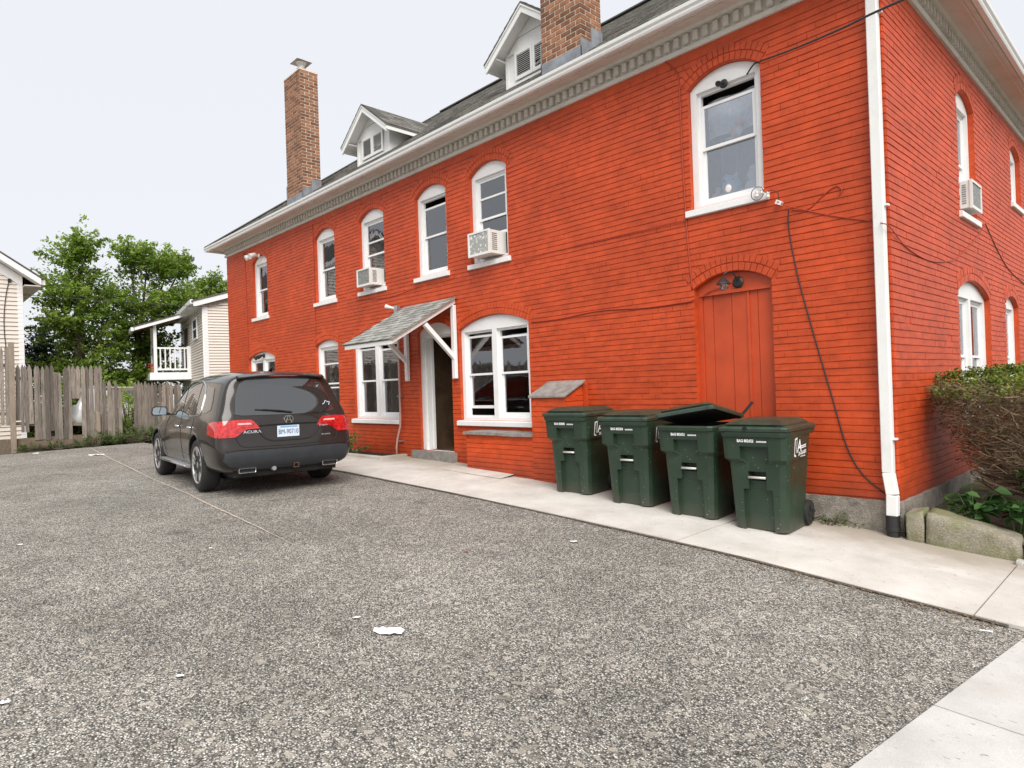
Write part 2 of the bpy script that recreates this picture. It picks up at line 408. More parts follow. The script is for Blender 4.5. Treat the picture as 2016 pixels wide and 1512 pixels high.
# ================================================================== ground
GK = [(-400, .36), (-40, .36), (-22, .33), (-14, .31), (-9.9, .283), (-7.06, .20), (-5.49, .136), (-4.03, .072), (-2.84, .009), (-1.87, -.07), (-.88, -.146), (0, -.20), (3, -.30), (400, -.30)]
def gx(x):
    for (a, za), (b, zb) in zip(GK, GK[1:]):
        if x <= b: return za + (zb-za)*(x-a)/(b-a)
    return GK[-1][1]
def gz(x, y):                      # asphalt / paving surface
    return gx(x) - .014*max(0, min(3, 5.5-y)) + .01*max(0, min(2.5, y-5.5))
def sheet(name, xs, ys, zf, mat, parent=None, thick=0, smooth=True):
    mb = MB(); nx, ny = len(xs), len(ys)
    mb.add([(x, y, zf(x, y)) for x in xs for y in ys], [(i*ny+j, (i+1)*ny+j, (i+1)*ny+j+1, i*ny+j+1) for i in range(nx-1) for j in range(ny-1)])
    if thick:
        ring = [(i, 0) for i in range(nx)] + [(nx-1, j) for j in range(1, ny)] + [(i, ny-1) for i in range(nx-2, -1, -1)] + [(0, j) for j in range(ny-2, 0, -1)]
        top = [(xs[i], ys[j], zf(xs[i], ys[j])) for i, j in ring]; n = len(ring)
        mb.add(top+[(x, y, z-thick) for x, y, z in top], [(k, n+k, n+(k+1) % n, (k+1) % n) for k in range(n)])
    return mb.build(name, mat, parent, smooth=smooth and not thick, fix=False)
def lin(a, b, n): return [a+(b-a)*i/n for i in range(n+1)]
XS = [-300, -120, -60, -40] + lin(-30, 4, 34) + [10, 30, 120, 300]
YS = [-300, -120, -50, -25] + lin(-14, 8, 11) + [14, 25, 50, 120, 300]
tag(sheet('ground', XS, YS, lambda x, y: gz(x, y)-.06, M['soil']), kind='structure')
EDGE = 5.5
# street pavement line at the right (a slanting edge)
def lot_right(y): return -1.12 + (y-3.2)*(.27/2.1)
mb = MB(); ys = lin(-14, EDGE, 39); cols = 60
for y in ys:
    x1 = lot_right(y)
    for i in range(cols+1):
        t = i/cols; x = -21.9 + (x1+21.9)*t
        mb.v.append((x, y, gz(x, y) + .006*noise.noise((x*.8, y*.8, 0))))
for j in range(len(ys)-1):
    for i in range(cols):
        a = j*(cols+1)+i; mb.f.append([a, a+1, a+cols+2, a+cols+1]); mb.mi.append(0); mb.t.append(1)
asph = tag(mb.build('asphalt_lot', M['asphalt'], smooth=True, fix=False), 'grey worn asphalt of the parking lot', None, None, 'structure')
# faint pale seam line across the asphalt
mb = MB(); pts = [(-21.4, 4.05), (-17, 3.62), (-12.6, 3.22), (-9.0, 2.98), (-7.2, 2.90), (-6.0, 2.84)]
pp = []
for a, b in zip(pts, pts[1:]):
    for k in range(12):
        t = k/12; x = a[0]+(b[0]-a[0])*t; y = a[1]+(b[1]-a[1])*t
        pp.append((x, y + .008*noise.noise((x*3, 0, 0)), (.013 + .007*noise.noise((x*5, 4, 0)))*min(1, max(.15, (-x-5.6)/2.6))))
vsx = []
for x, y, w in pp: vsx += [(x, y-w, gz(x, y)+.0085), (x, y+w, gz(x, y)+.0085)]
mb.add(vsx, [(2*i, 2*i+1, 2*i+3, 2*i+2) for i in range(len(pp)-1)])
M['seam'] = plain('pale_seam', (.52, .44, .36), .9, var=.4, nscale=30)
tag(mb.build('asphalt_seam', M['seam'], fix=False), 'thin pale seam running across the asphalt', None, None, 'structure')
# sidewalk along the wall, slab by slab
swk = tag(bpy.data.objects.new('sidewalk', None), 'pale concrete sidewalk along the red brick wall', None, None, 'structure'); COL.objects.link(swk)
sheet('joint_bed', lin(-20, 1.4, 44), [EDGE+.02, 6.5, 7.34], lambda x, y: gz(x, y)-.035, M['gap'], swk)
J = [-20.0, -18.6, -16.6, -14.6, -12.5, -10.5, -8.15, -5.85, -3.55, -1.15, 1.4]
for a, b in zip(J, J[1:]):
    n = max(3, int((b-a)/.35)); jit = random.uniform(-.004, .004)
    o = sheet('paving_slab', lin(a+.006, b-.006, n), lin(EDGE+.0, 7.34, 5), lambda x, y: gz(x, y)+.022+jit, M['concrete'], swk, thick=.1)
# dark edge strip between slab and asphalt
mb = MB(); xs = lin(-20, -.95, 90)
vsx = []
for x in xs:
    w = .035 + .03*noise.noise((x*1.7, 2, 0)); vsx += [(x, EDGE-max(.012, w), gz(x, EDGE)+.010), (x, EDGE-.001, gz(x, EDGE)+.013)]
mb.add(vsx, [(2*i, 2*i+1, 2*i+3, 2*i+2) for i in range(len(xs)-1)])
mb.build('dirt_edge', M['gap'], swk, fix=False)
# street pavement at the right: slabs laid along the slanting edge
stp = tag(bpy.data.objects.new('street_pavement', None), 'grey concrete street pavement beside the lot', None, None, 'structure'); COL.objects.link(stp)
ss = [-12.0, -10.4, -8.8, -7.2, -5.6, -4.0, -2.4, -.8, .8, 2.4, 3.95, 5.42]
for a, b in zip(ss, ss[1:]):
    mb = MB(); n = 4; vv = []
    for i in range(n+1):
        y = a+.006+(b-a-.012)*i/n
        for j in range(5):
            x = lot_right(y)+.006 + 2.2*j/4; vv.append((x, y, gz(x, y)+.016))
    mb.add(vv, [(i*5+j, i*5+j+1, (i+1)*5+j+1, (i+1)*5+j) for i in range(n) for j in range(4)])
    rim = [0, 1, 2, 3, 4] + [5*i+4 for i in range(1, n+1)] + [5*n+k for k in (3, 2, 1, 0)] + [5*i for i in range(n-1, 0, -1)]
    t = [vv[k] for k in rim]; k_ = len(t)
    mb.add(t+[(p[0], p[1], p[2]-.1) for p in t], [(q, k_+q, k_+(q+1) % k_, (q+1) % k_) for q in range(k_)])
    mb.build('paving_slab', M['concrete2'], stp, fix=False)
tag(sheet('road', lin(lot_right(0)+2.4, 12, 10), [-60, -20, 0, 6, 12, 40], lambda x, y: gz(x, y)-.03, M['asphalt']), kind='structure')
# planting bed to the right of the house
tag(sheet('planting_bed', lin(-2.1, 1.6, 14), lin(7.25, 17, 20), lambda x, y: .06+.12*min(1, (y-7.25)/3)+.05*noise.noise((x*1.5, y*1.5, 0)) - .05*max(0, x+1), M['soil']), kind='structure')
# ================================================================== the red brick house
WX0, WX1, WY, WYB, WTOP = -19.83, -2.13, 7.35, 16.65, 5.74
def mF(u, d, z): return (u, WY+d, z)
def mS(u, d, z): return (WX1-d, u, z)
house = thing('brick_house', 'long two-storey red painted brick house with white arched windows and two chimneys', 'house', (-11, WY, .1))
class Op:
    def __init__(s, x0, x1, zb, zsp, zap, d=.06, sill=True):
        s.x0, s.x1, s.zb, s.zsp, s.zap, s.d, s.sill = x0, x1, zb, zsp, zap, d, sill
        h = zap-zsp; w = (x1-x0)/2; s.cx = (x0+x1)/2; s.R = (w*w+h*h)/(2*h); s.cz = zap-s.R; s.a = math.asin(min(1, w/s.R))
    def arch(s, n=14, off=0):
        r = s.R+off
        return [(s.cx + r*sin(-s.a + 2*s.a*i/n), s.cz + r*cos(-s.a + 2*s.a*i/n)) for i in range(n+1)]
    def loop(s, n=14, inset=0):
        a = s.arch(n, -inset)
        a[0] = (s.x0+inset, s.zsp); a[-1] = (s.x1-inset, s.zsp)
        return [(s.x0+inset, s.zb), *a, (s.x1-inset, s.zb)]
    def blocks(s, x, z, ring=.20):
        if s.zb-.11 < z < s.zb and s.sill and s.x0-.02 < x < s.x1+.02: return True
        if s.zb <= z <= s.zsp and s.x0 < x < s.x1: return True
        dx, dz = x-s.cx, z-s.cz; r = sqrt(dx*dx+dz*dz)
        if dz > 0 and r < s.R+ring and abs(atan2(dx, dz)) < s.a+.004: return z > s.zsp-.16 and (r > s.R-.002 or z >= s.zsp-.02)
        return False
UP = [Op(a, b, 3.755, 5.25, 5.42) for a, b in ((-17.95, -17.02), (-14.32, -13.385), (-12.31, -11.355), (-10.245, -9.30), (-8.64, -7.705), (-4.354, -3.41))]
LWA = Op(-18.41, -16.70, .95, 2.64, 2.80); LWB = Op(-14.42, -13.36, .95, 2.74, 2.85)
WIN1 = Op(-12.70, -11.0, 1.055, 2.65, 2.84, .05); DOOR = Op(-10.295, -9.285, .45, 2.72, 2.86, .05, False); WIN2 = Op(-9.05, -7.305, 1.065, 2.65, 2.84, .05)
RDOOR = Op(-4.365, -3.36, .10, 2.75, 2.91, .07, False)
FR = UP + [LWA, LWB, WIN1, DOOR, WIN2, RDOOR]
SU1 = Op(10.235, 11.16, 3.73, 5.25, 5.42); SU2 = Op(13.74, 14.60, 4.45, 5.31, 5.46); SL1 = Op(9.97, 11.78, 1.0, 2.66, 2.85); SL2 = Op(12.93, 13.98, 1.0, 2.68, 2.83)
SD = [SU1, SU2, SL1, SL2]
# ---- backing walls (paint-filled joints lie in this plane), bricks stand proud of it
def backing(fm, u0, u1, z0, z1, ops):
    mb = MB()
    mb.plate([(u0, z0), (u0, z1), (u1, z1), (u1, z0)], [o.loop() for o in ops], fm, 0.0, .11)
    return mb.build('wall', M['red'], house)
wallF = backing(mF, WX0+.006, WX1-.006, -.5, WTOP+.1, FR)
wallS = backing(mS, WY+.006, WYB-.006, -.5, WTOP+.1, SD)
mb = MB(); mb.box(WX0+.006, WX0+.2, WY+.12, WYB, -.5, WTOP+.1).box(WX0+.2, WX1-.12, WYB-.2, WYB, -.5, WTOP+.1); mb.build('wall', M['red'], house)
CH = .0752; BL = .212
def lay(u0, u1, z0, z1, ops, skip, rnd, flip):
    out = []
    n = int((z1-z0)/CH)
    for r in range(n):
        za = z0+r*CH; zm = za+CH/2
        N = int((u1-u0)/.01); run = None; runs = []
        for i in range(N+1):
            u = u0 + i*.01; bl = (i == N) or skip(u, zm) or any(o.x0-.35 < u < o.x1+.35 and o.blocks(u, zm) for o in ops)
            if not bl and run is None: run = u
            if bl and run is not None: runs.append((run, u)); run = None
        for a, b in runs:
            k0 = math.floor((a-u0)/BL)
            off = (BL*.5 if (r+flip) % 2 else 0) + rnd.uniform(-.012, .012)
            if r % 7 == 3: off += .05
            u = u0 + (k0-1)*BL + off
            while u < b:
                x0, x1 = max(a, u), min(b, u+BL)
                if x1-x0 > .035: out.append([x0, x1, za, za+CH, r])
                u += BL
    return out
def wob(u, z, s): return .009*noise.noise((u*.55, z*1.3, s)) + .004*noise.noise((u*1.9, z*2.7, s+9))
def brick_verts(x0, x1, z0, z1, fm, rnd, s):
    deep = rnd.random() < .13; g = .0022 if deep else -.0004; gh = .0035+.0026*noise.noise((x0*.7, z0*6, s+3))
    d = -.0085 - rnd.random()*.0022; c = .0036; cv = .003 if deep else .0012
    if rnd.random() < .012: d = -.003
    j = lambda: rnd.uniform(-.0016, .0016)
    ul, ur = x0+g, x1-g
    zl0, zl1 = z0+gh+wob(x0, z0, s)+j(), z1-gh+wob(x0, z1, s)+j()
    zr0, zr1 = z0+gh+wob(x1, z0, s)+j(), z1-gh+wob(x1, z1, s)+j()
    return [fm(ul, .004, zl0), fm(ur, .004, zr0), fm(ur, .004, zr1), fm(ul, .004, zl1),
            fm(ul+cv, d+j(), zl0+c), fm(ur-cv, d+j(), zr0+c), fm(ur-cv, d+j(), zr1-c), fm(ul+cv, d+j(), zl1-c)]
BF = [(4, 5, 6, 7), (0, 1, 5, 4), (1, 2, 6, 5), (2, 3, 7, 6), (3, 0, 4, 7)]
rnd = random.Random(3)
ledge = lambda u, z: False
skF = lambda u, z: (u > -5.9 and z < .335) or (z < gx(u)-.05)
bF = lay(WX0, WX1, .035, WTOP, FR, skF, rnd, 0)
bS = lay(WY, WYB-.3, .335, WTOP, SD, lambda u, z: False, rnd, 1)
cand = []
for side, L in ((0, bF), (1, bS)):
    for i, (x0, x1, z0, z1, r) in enumerate(L):
        if x1-x0 < BL-.002: continue
        p = Vector((mF, mS)[side]((x0+x1)/2, 0, (z0+z1)/2)) - CAMP
        nrm = Vector((0, 1, 0)) if side == 0 else Vector((-1, 0, 0))
        zc = p.dot(_f); xs_, ys_ = p.dot(R2)/zc, p.dot(U2)/zc
        if abs(xs_) > .78 or abs(ys_) > .58: continue
        if side == 1 and z0 < 1.7 and x0 > 8.0: continue       # behind the yew
        cand.append((abs(p.normalized().dot(nrm))/p.length_squared, side, i))
cand.sort(reverse=True); chosen = {(s_, i) for _, s_, i in cand[:300]}
variants = []
for q in range(6):
    mbv = MB(); mbv.add(brick_verts(-BL/2, BL/2, -CH/2, CH/2, lambda u, d, z: (u, d, z), rnd, 50+q*7), BF)
    variants.append(mbv.mesh('brick', M['red']))
for side, L, wl, fm in ((0, bF, wallF, mF), (1, bS, wallS, mS)):
    mb = MB()
    for i, (x0, x1, z0, z1, r) in enumerate(L):
        if (side, i) in chosen:
            um, zm = (x0+x1)/2, (z0+z1)/2
            o = bpy.data.objects.new('brick', variants[rnd.randrange(6)]); COL.objects.link(o); o.parent = wl
            o.matrix_parent_inverse = wmat(wl).inverted()
            o.location = fm(um, 0, zm+wob(um, zm, side)); o.rotation_euler = (0, -(wob(x1, zm, side)-wob(x0, zm, side))/BL, 0) if side == 0 else ((wob(x1, zm, side)-wob(x0, zm, side))/BL, 0, pi/2)
            if side == 1: o.rotation_euler = (0, 0, pi/2)
        else:
            mb.add(brick_verts(x0, x1, z0, z1, fm, rnd, side), BF)
    tag(mb.build('brick_courses', M['red'], wl, fix=True), kind='stuff')
# ---- arches: two rings of bricks on edge
def arch_rings(o, fm, wl):
    mb = MB()
    for r0, r1 in ((o.R+.004, o.R+.100), (o.R+.106, o.R+.198)):
        n = max(6, int(2*o.a*(r0+r1)/2/.072))
        for i in range(n):
            a0 = -o.a+2*o.a*(i+.03)/n; a1 = -o.a+2*o.a*(i+.97)/n; d = -.010-rnd.random()*.005; c = .004
            P = [(o.cx+r*sin(a), o.cz+r*cos(a)) for a, r in ((a0, r0), (a1, r0), (a1, r1), (a0, r1))]
            mx, mz = sum(p[0] for p in P)/4, sum(p[1] for p in P)/4
            Q = [(mx+(p[0]-mx)*.93, mz+(p[1]-mz)*.93) for p in P]
            mb.add([fm(u, .004, z) for u, z in P]+[fm(u, d, z) for u, z in Q], BF)
    mb.build('brick_arch', M['red'], wl)
for o in FR: arch_rings(o, mF, wallF)
for o in SD: arch_rings(o, mS, wallS)
# ---- stone foundation (front right and side)
def rough_box(mb, x0, x1, y0, y1, z0, z1, amp, step=.09, seed=0):
    """box with displaced faces"""
    bm = bmesh.new()
    nx, ny, nz = (max(1, int((b-a)/step)) for a, b in ((x0, x1), (y0, y1), (z0, z1)))
    def P(i, j, k):
        p = Vector((x0+(x1-x0)*i/nx, y0+(y1-y0)*j/ny, z0+(z1-z0)*k/nz))
        return p + noise.noise_vector(p*5+Vector((seed, 0, 0)))*amp + noise.noise_vector(p*17)*amp*.35
    idx = {}
    def V(i, j, k):
        if (i, j, k) not in idx: idx[(i, j, k)] = len(vs_); vs_.append(P(i, j, k))
        return idx[(i, j, k)]
    vs_ = []; fs_ = []
    for i in range(nx):
        for j in range(ny):
            for k in (0, nz): fs_.append((V(i, j, k), V(i+1, j, k), V(i+1, j+1, k), V(i, j+1, k)))
    for i in range(nx):
        for k in range(nz):
            for j in (0, ny): fs_.append((V(i, j, k), V(i+1, j, k), V(i+1, j, k+1), V(i, j, k+1)))
    for j in range(ny):
        for k in range(nz):
            for i in (0, nx): fs_.append((V(i, j, k), V(i, j+1, k), V(i, j+1, k+1), V(i, j, k+1)))
    bm.free(); mb.add(vs_, fs_)
mb = MB(); rough_box(mb, -5.88, -2.11, WY-.035, WY+.1, -.4, .322, .012); rough_box(mb, -2.3, -2.09, WY-.03, 13.0, -.4, .315, .014)
mb.build('foundation', M['stone'], house, smooth=False)
# ---- cornice, swept round the house with mitred corners
def sweep(mb, prof):
    """closed profile of (out, z)"""
    n = len(prof); vs = []
    for cx, cy, sx, sy in ((WX0, WY, -1, -1), (WX1, WY, 1, -1), (WX1, WYB, 1, 1), (WX0, WYB, -1, 1)):
        vs += [(cx+sx*o, cy+sy*o, z) for o, z in prof]
    fs = [(c*n+i, c*n+(i+1) % n, ((c+1) % 4)*n+(i+1) % n, ((c+1) % 4)*n+i) for c in range(4) for i in range(n)]
    mb.add(vs, fs)
mb = MB()
sweep(mb, [(.0, 5.735), (.035, 5.735), (.05, 5.755), (.05, 5.785), (.032, 5.80), (.0, 5.80)])
sweep(mb, [(.0, 5.803), (.022, 5.803), (.022, 6.03), (.0, 6.03)])
sweep(mb, [(.024, 5.945), (.10, 5.955), (.12, 5.985), (.024, 5.99)])
cor = mb.build('cornice', M['dentil'], house)
mbd = MB(); mbd.box(-.034, .034, -.055, .0, 0, .115).box(-.034, .012, -.056, -.05, -.0, .03)
dme = mbd.mesh('dentil', M['dentil'])
def dent(x, y, rz):
    o = bpy.data.objects.new('dentil', dme); COL.objects.link(o); o.parent = cor; o.matrix_parent_inverse = wmat(cor).inverted(); o.location = (x, y, 5.815); o.rotation_euler.z = rz
k = 0; x = WX0+.05
while x < WX1: dent(x, WY-.0235, 0); x += .1345
y = WY+.08
while y < WYB-1.0: dent(WX1+.0235, y, pi/2); y += .1345
mb = MB(); sweep(mb, [(.03, 6.0), (.33, 5.955), (.33, 5.985), (.03, 6.02)]); mb.build('soffit', M['soffit'], house)
mb = MB(); sweep(mb, [(.335, 5.94), (.385, 5.925), (.395, 5.95), (.40, 6.0), (.335, 6.0)])
sweep(mb, [(.30, 5.935), (.333, 5.93), (.333, 5.95), (.30, 5.955)]); mb.build('fascia', M['dentil'], house)
mb = MB(); sweep(mb, [(.403, 5.93), (.455, 5.93), (.468, 5.955), (.468, 5.98), (.49, 6.005), (.495, 6.045), (.487, 6.045), (.482, 6.01), (.46, 5.99), (.455, 5.945), (.410, 5.945), (.410, 6.04), (.403, 6.04)])
mb.build('gutter', M['gutter'], house)
# ---- hip roof with shingles
EO, EZ, PT = .44, 6.03, .737
RIDGE_T = (WYB-WY)/2+EO; RZ = EZ+PT*RIDGE_T
ex0, ex1, ey0, ey1 = WX0-EO, WX1+EO, WY-EO, WYB+EO
ry = (ey0+ey1)/2
mb = MB(); mb.ct = .8
A, B, C_, D_ = (ex0, ey0, EZ), (ex1, ey0, EZ), (ex1, ey1, EZ), (ex0, ey1, EZ); R0, R1 = (ex0+RIDGE_T, ry, RZ), (ex1-RIDGE_T, ry, RZ)
mb.quad(A, B, R1, R0).quad(C_, D_, R0, R1).add([B, C_, R1], [(0, 1, 2)]).add([D_, A, R0], [(0, 1, 2)]).quad(A, D_, C_, B)
roof = mb.build('roof', M['shingle'], house, tint=True)
mb = MB(); sl = sqrt(1+PT*PT); rows = int(RIDGE_T*sl/.145)
for r in range(rows):
    t0 = r*.145/sl; t1 = t0+.17/sl; x = ex0+t0-(.15 if r % 2 else 0)-rnd.random()*.05
    while x < ex1-t0:
        w = .31; a, b = max(x, ex0+t0), min(x+w-.008, ex1-t0); x += w
        if b-a < .04: continue
        mb.ct = rnd.choice((.55, .75, .95, 1.1, 1.35)); h = .016+rnd.random()*.008
        y0, y1 = ey0+t0-.004, ey0+t1; z0, z1 = EZ+PT*t0, EZ+PT*t1
        mb.add([(a, y0, z0+.004), (b, y0, z0+.004), (b, y0, z0+h), (a, y0, z0+h), (a, y1, z1+.005), (b, y1, z1+.005)], [(0, 1, 2, 3), (3, 2, 5, 4), (1, 5, 2), (0, 3, 4)])
tag(mb.build('shingles', M['shingle'], roof, fix=False, tint=True), kind='stuff')
mb = MB(); mb.ct = .6; mb.bar(R0, R1, .26, .03); mb.bar((ex0, ey0, EZ+.02), R0, .2, .03); mb.bar((ex1, ey0, EZ+.02), R1, .2, .03); mb.build('ridge_cap', M['shingle'], roof, tint=True)
# ---- windows
def rect(x0, x1, z0, z1): return [(x0, z0), (x0, z1), (x1, z1), (x1, z0)]
def ring(mb, fm, x0, x1, z0, z1, w, d0, d1, wb=None, wt=None):
    mb.plate(rect(x0, x1, z0, z1), [rect(x0+w, x1-w, z0+(wb or w), z1-(wt or w))], fm, d0, d1)
def curtain_mesh(fm, x0, x1, z0, z1, d, mat, parent, name='curtain', waves=7, amp=.02, zend=None):
    mb = MB(); n = 40; ph = random.random()*6
    top = [(x0+(x1-x0)*i/n, d+amp*sin(i/n*waves*2*pi+ph)) for i in range(n+1)]
    zf = zend or (lambda t: z0)
    mb.add([fm(u, dd, z1) for u, dd in top]+[fm(u, dd*1.0, zf(i/n)) for i, (u, dd) in enumerate(top)], [(i, i+1, n+2+i, n+1+i) for i in range(n)])
    return mb.build(name, mat, parent, smooth=True, fix=False)
def window(o, fm, n=1, gap=0, lower_open=0, side=.085, curtains=(), rails=(), head=.045, label=None, midfrac=.5, sillout=.055):
    d = o.d
    zt = o.zsp-head; zb = o.zb+.012
    # casing with arched head
    mb = MB(); W_ = o.x1-o.x0
    x0, x1 = o.x0+.004, o.x1-.004
    units = []; mul = .11
    iw = (W_-2*side-(n-1)*mul)/n
    for i in range(n):
        a = o.x0+side+i*(iw+mul); units.append((a, a+iw))
    out_ = [(x0, o.zb+.002)] + [(max(x0, min(x1, u)), z-.004) for u, z in o.arch()] + [(x1, o.zb+.002)]
    mb.plate(out_, [rect(a, b, zb+.03, zt) for a, b in units], fm, d, d+.07)
    win = mb.build('window', M['white'], house)
    if label: win['label'] = label
    for i, (a, b) in enumerate(units):
        f = MB(); ring(f, fm, a+.001, b-.001, zb+.031, zt-.001, .034, d+.045, d+.10); f.build('frame', M['vinyl'], win)
        ia, ib, iz0, iz1 = a+.036, b-.036, zb+.066, zt-.036
        zm = iz0+(iz1-iz0)*midfrac; g = gap if i == n-1 or n == 1 else gap*.4
        s = MB(); ring(s, fm, ia, ib, zm-.02, iz1-g, .036, d+.055, d+.08); s.build('upper_sash', M['vinyl'], win)
        p = MB(); p.plate(rect(ia+.036, ib-.036, zm+.016, iz1-g-.036), [], fm, d+.066, d+.070); p.build('pane', M['glass'], win)
        lo = lower_open[i] if hasattr(lower_open, '__len__') else lower_open
        s = MB(); ring(s, fm, ia, ib, iz0+lo, zm+.018+lo*.3, .036, d+.082, d+.107, wb=.05); s.build('lower_sash', M['vinyl'], win)
        p = MB(); p.plate(rect(ia+.036, ib-.036, iz0+.05+lo, zm-.018+lo*.3), [], fm, d+.094, d+.098); p.build('pane', M['glass'], win)
        for rz in rails:
            q = MB(); zz = iz0+(iz1-iz0)*rz; q.plate(rect(ia+.03, ib-.03, zz-.016, zz+.016), [], fm, d+.050, d+.064); q.build('storm_rail', M['vinyl'], win)
        # dim room behind
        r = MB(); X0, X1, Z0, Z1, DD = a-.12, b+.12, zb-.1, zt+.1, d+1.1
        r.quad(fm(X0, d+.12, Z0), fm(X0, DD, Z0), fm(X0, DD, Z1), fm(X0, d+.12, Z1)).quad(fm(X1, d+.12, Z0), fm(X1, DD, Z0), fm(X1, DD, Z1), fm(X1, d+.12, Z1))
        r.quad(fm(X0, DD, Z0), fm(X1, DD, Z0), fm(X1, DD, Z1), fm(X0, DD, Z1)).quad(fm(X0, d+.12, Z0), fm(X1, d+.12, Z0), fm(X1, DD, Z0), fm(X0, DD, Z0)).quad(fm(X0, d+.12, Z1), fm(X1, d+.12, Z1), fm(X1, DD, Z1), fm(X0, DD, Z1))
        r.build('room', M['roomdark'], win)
        for c in curtains:
            if c[0] != i: continue
            _, f0, f1, q0, q1, mt, wv = c
            curtain_mesh(fm, ia+(ib-ia)*f0, ia+(ib-ia)*f1, iz0+(iz1-iz0)*q0, iz0+(iz1-iz0)*q1, d+.2, M[mt], win, waves=wv)
    if o.sill:
        s = MB(); s.add([fm(u, dd, z) for u in (o.x0-.062, o.x1+.062) for dd, z in ((-sillout, o.zb-.098), (-sillout, o.zb-.018), (d+.02, o.zb+.006), (d+.02, o.zb-.098))],
            [(0, 1, 2, 3), (4, 7, 6, 5), (0, 4, 5, 1), (1, 5, 6, 2), (2, 6, 7, 3), (3, 7, 4, 0)])
        s.build('sill', M['white'], win, bevel=.006)
    return win
w1 = window(UP[0], mF, curtains=((0, .45, 1, .45, 1, 'lilac_sky', 3), (0, 0, .4, 0, .5, 'greycurt', 4)))
w2 = window(UP[1], mF, curtains=((0, .15, 1, .50, 1, 'lilac_sky', 4), (0, .1, 1, 0, .5, 'greycurt', 5)))
w3 = window(UP[2], mF, rails=(.70,), curtains=((0, 0, 1, .30, 1, 'greycurt', 9), (0, .3, 1, .72, 1, 'lilac_sky', 2)))
w4 = window(UP[3], mF, gap=.12, rails=(), curtains=((0, 0, 1, 0, .5, 'curtain', 8), (0, 0, 1, .52, .95, 'greycurt', 2)))
w5 = window(UP[4], mF, rails=(.76,), lower_open=.36, curtains=((0, 0, 1, .5, 1, 'greycurt', 3),))
w6 = window(UP[5], mF, gap=.13, rails=(), curtains=((0, 0, 1, .62, .97, 'greycurt', 1.5),))
curtain_mesh(mF, -4.22, -3.54, 3.86, 5.08, .55, M['roomgrey'], w6, waves=6)
wa = window(LWA, mF, n=2, curtains=((0, 0, .5, 0, 1, 'curtain', 4),))
wb_ = window(LWB, mF, rails=(.78, .44), lower_open=.3, curtains=((0, 0, 1, .45, .75, 'greycurt', 5),))
wc = window(WIN1, mF, n=2, rails=(), gap=.07, curtains=((0, .05, 1, .5, 1, 'greycurt', 6), (1, .1, 1, .1, 1, 'curtaing', 5), (0, .4, .95, 0, .42, 'curtain', 4)), sillout=.07)
wd = window(WIN2, mF, n=2, lower_open=(.12, 0), gap=.10, curtains=((0, 0, .75, .52, 1, 'curtain', 6), (0, 0, 1, .12, .5, 'greycurt', 3), (1, 0, 1, .55, .95, 'greycurt', 2)), sillout=.07)
ws1 = window(SU1, mS, lower_open=.36); ws2 = window(SU2, mS); ws3 = window(SL1, mS, n=2); ws4 = window(SL2, mS)
# ---- boarded red side door
mb = MB(); o = RDOOR
mb.plate([(p[0], p[1]-.003) if i not in (0, 16) else p for i, p in enumerate(o.loop())], [rect(o.x0+.075, o.x1-.055, .2, 2.66)], mF, .07, .13)
rd = mb.build('red_door', M['reddoor'], house)
bx = [-4.29, -4.155, -3.905, -3.69, -3.575, -3.415]
for a, b in zip(bx, bx[1:]):
    q = MB(); dd = .088+rnd.random()*.01; q.add([mF(u, d_, z) for u, d_ in ((a+.004, dd), (b-.004, dd), (b-.001, dd+.02), (a+.001, dd+.02)) for z in (.1, 2.66)], [(0, 2, 3, 1), (2, 4, 5, 3), (6, 0, 1, 7), (1, 3, 5, 7), (0, 6, 4, 2)])
    q.build('board', M['reddoor'], rd)
q = MB(); q.box(-3.705, -3.675, WY+.074, WY+.09, .2, 2.655).box(-4.32, -3.39, WY+.055, WY+.075, 2.66, 2.70); q.build('batten', M['reddoor'], rd)
q = MB(); q.box(-4.3, -3.4, WY+.112, WY+.125, .1, 2.66); q.build('backing_board', M['dark'], rd)
# ---- entry door with its stone step and dim hallway
mb = MB(); o = DOOR
mb.plate([(o.x0+.004, o.zb+.03)]+[(u, z-.004) for u, z in o.arch()]+[(o.x1-.004, o.zb+.03)], [rect(o.x0+.10, o.x1-.06, .452, 2.62)], mF, .05, .10)
ed = mb.build('entry_door', M['white'], house)
q = MB(); q.box(o.x0+.10, o.x0+.13, WY+.10, WY+.26, .48, 2.62).box(o.x1-.07, o.x1-.045, WY+.10, WY+.26, .48, 2.62).box(o.x0+.13, o.x1-.07, WY+.10, WY+.26, 2.59, 2.62); q.build('jamb', M['white'], ed)
q = MB(); q.box(o.x0+.131, o.x0+.15, WY+.20, WY+.25, .48, 2.58); q.build('door_stop', M['white'], ed)
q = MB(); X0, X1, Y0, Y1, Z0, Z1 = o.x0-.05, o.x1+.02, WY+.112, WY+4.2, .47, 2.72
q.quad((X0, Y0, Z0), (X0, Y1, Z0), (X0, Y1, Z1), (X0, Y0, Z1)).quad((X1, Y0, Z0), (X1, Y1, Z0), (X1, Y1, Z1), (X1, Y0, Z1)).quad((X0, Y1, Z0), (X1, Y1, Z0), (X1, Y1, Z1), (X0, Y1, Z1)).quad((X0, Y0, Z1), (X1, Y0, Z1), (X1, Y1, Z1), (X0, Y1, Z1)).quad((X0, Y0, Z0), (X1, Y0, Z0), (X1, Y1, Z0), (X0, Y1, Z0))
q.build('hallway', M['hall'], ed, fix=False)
q = MB()
for i in range(7): q.box(-10.16, -9.98+.02*(i % 2), WY+1.15, WY+1.6, .62+i*.17, .635+i*.17)
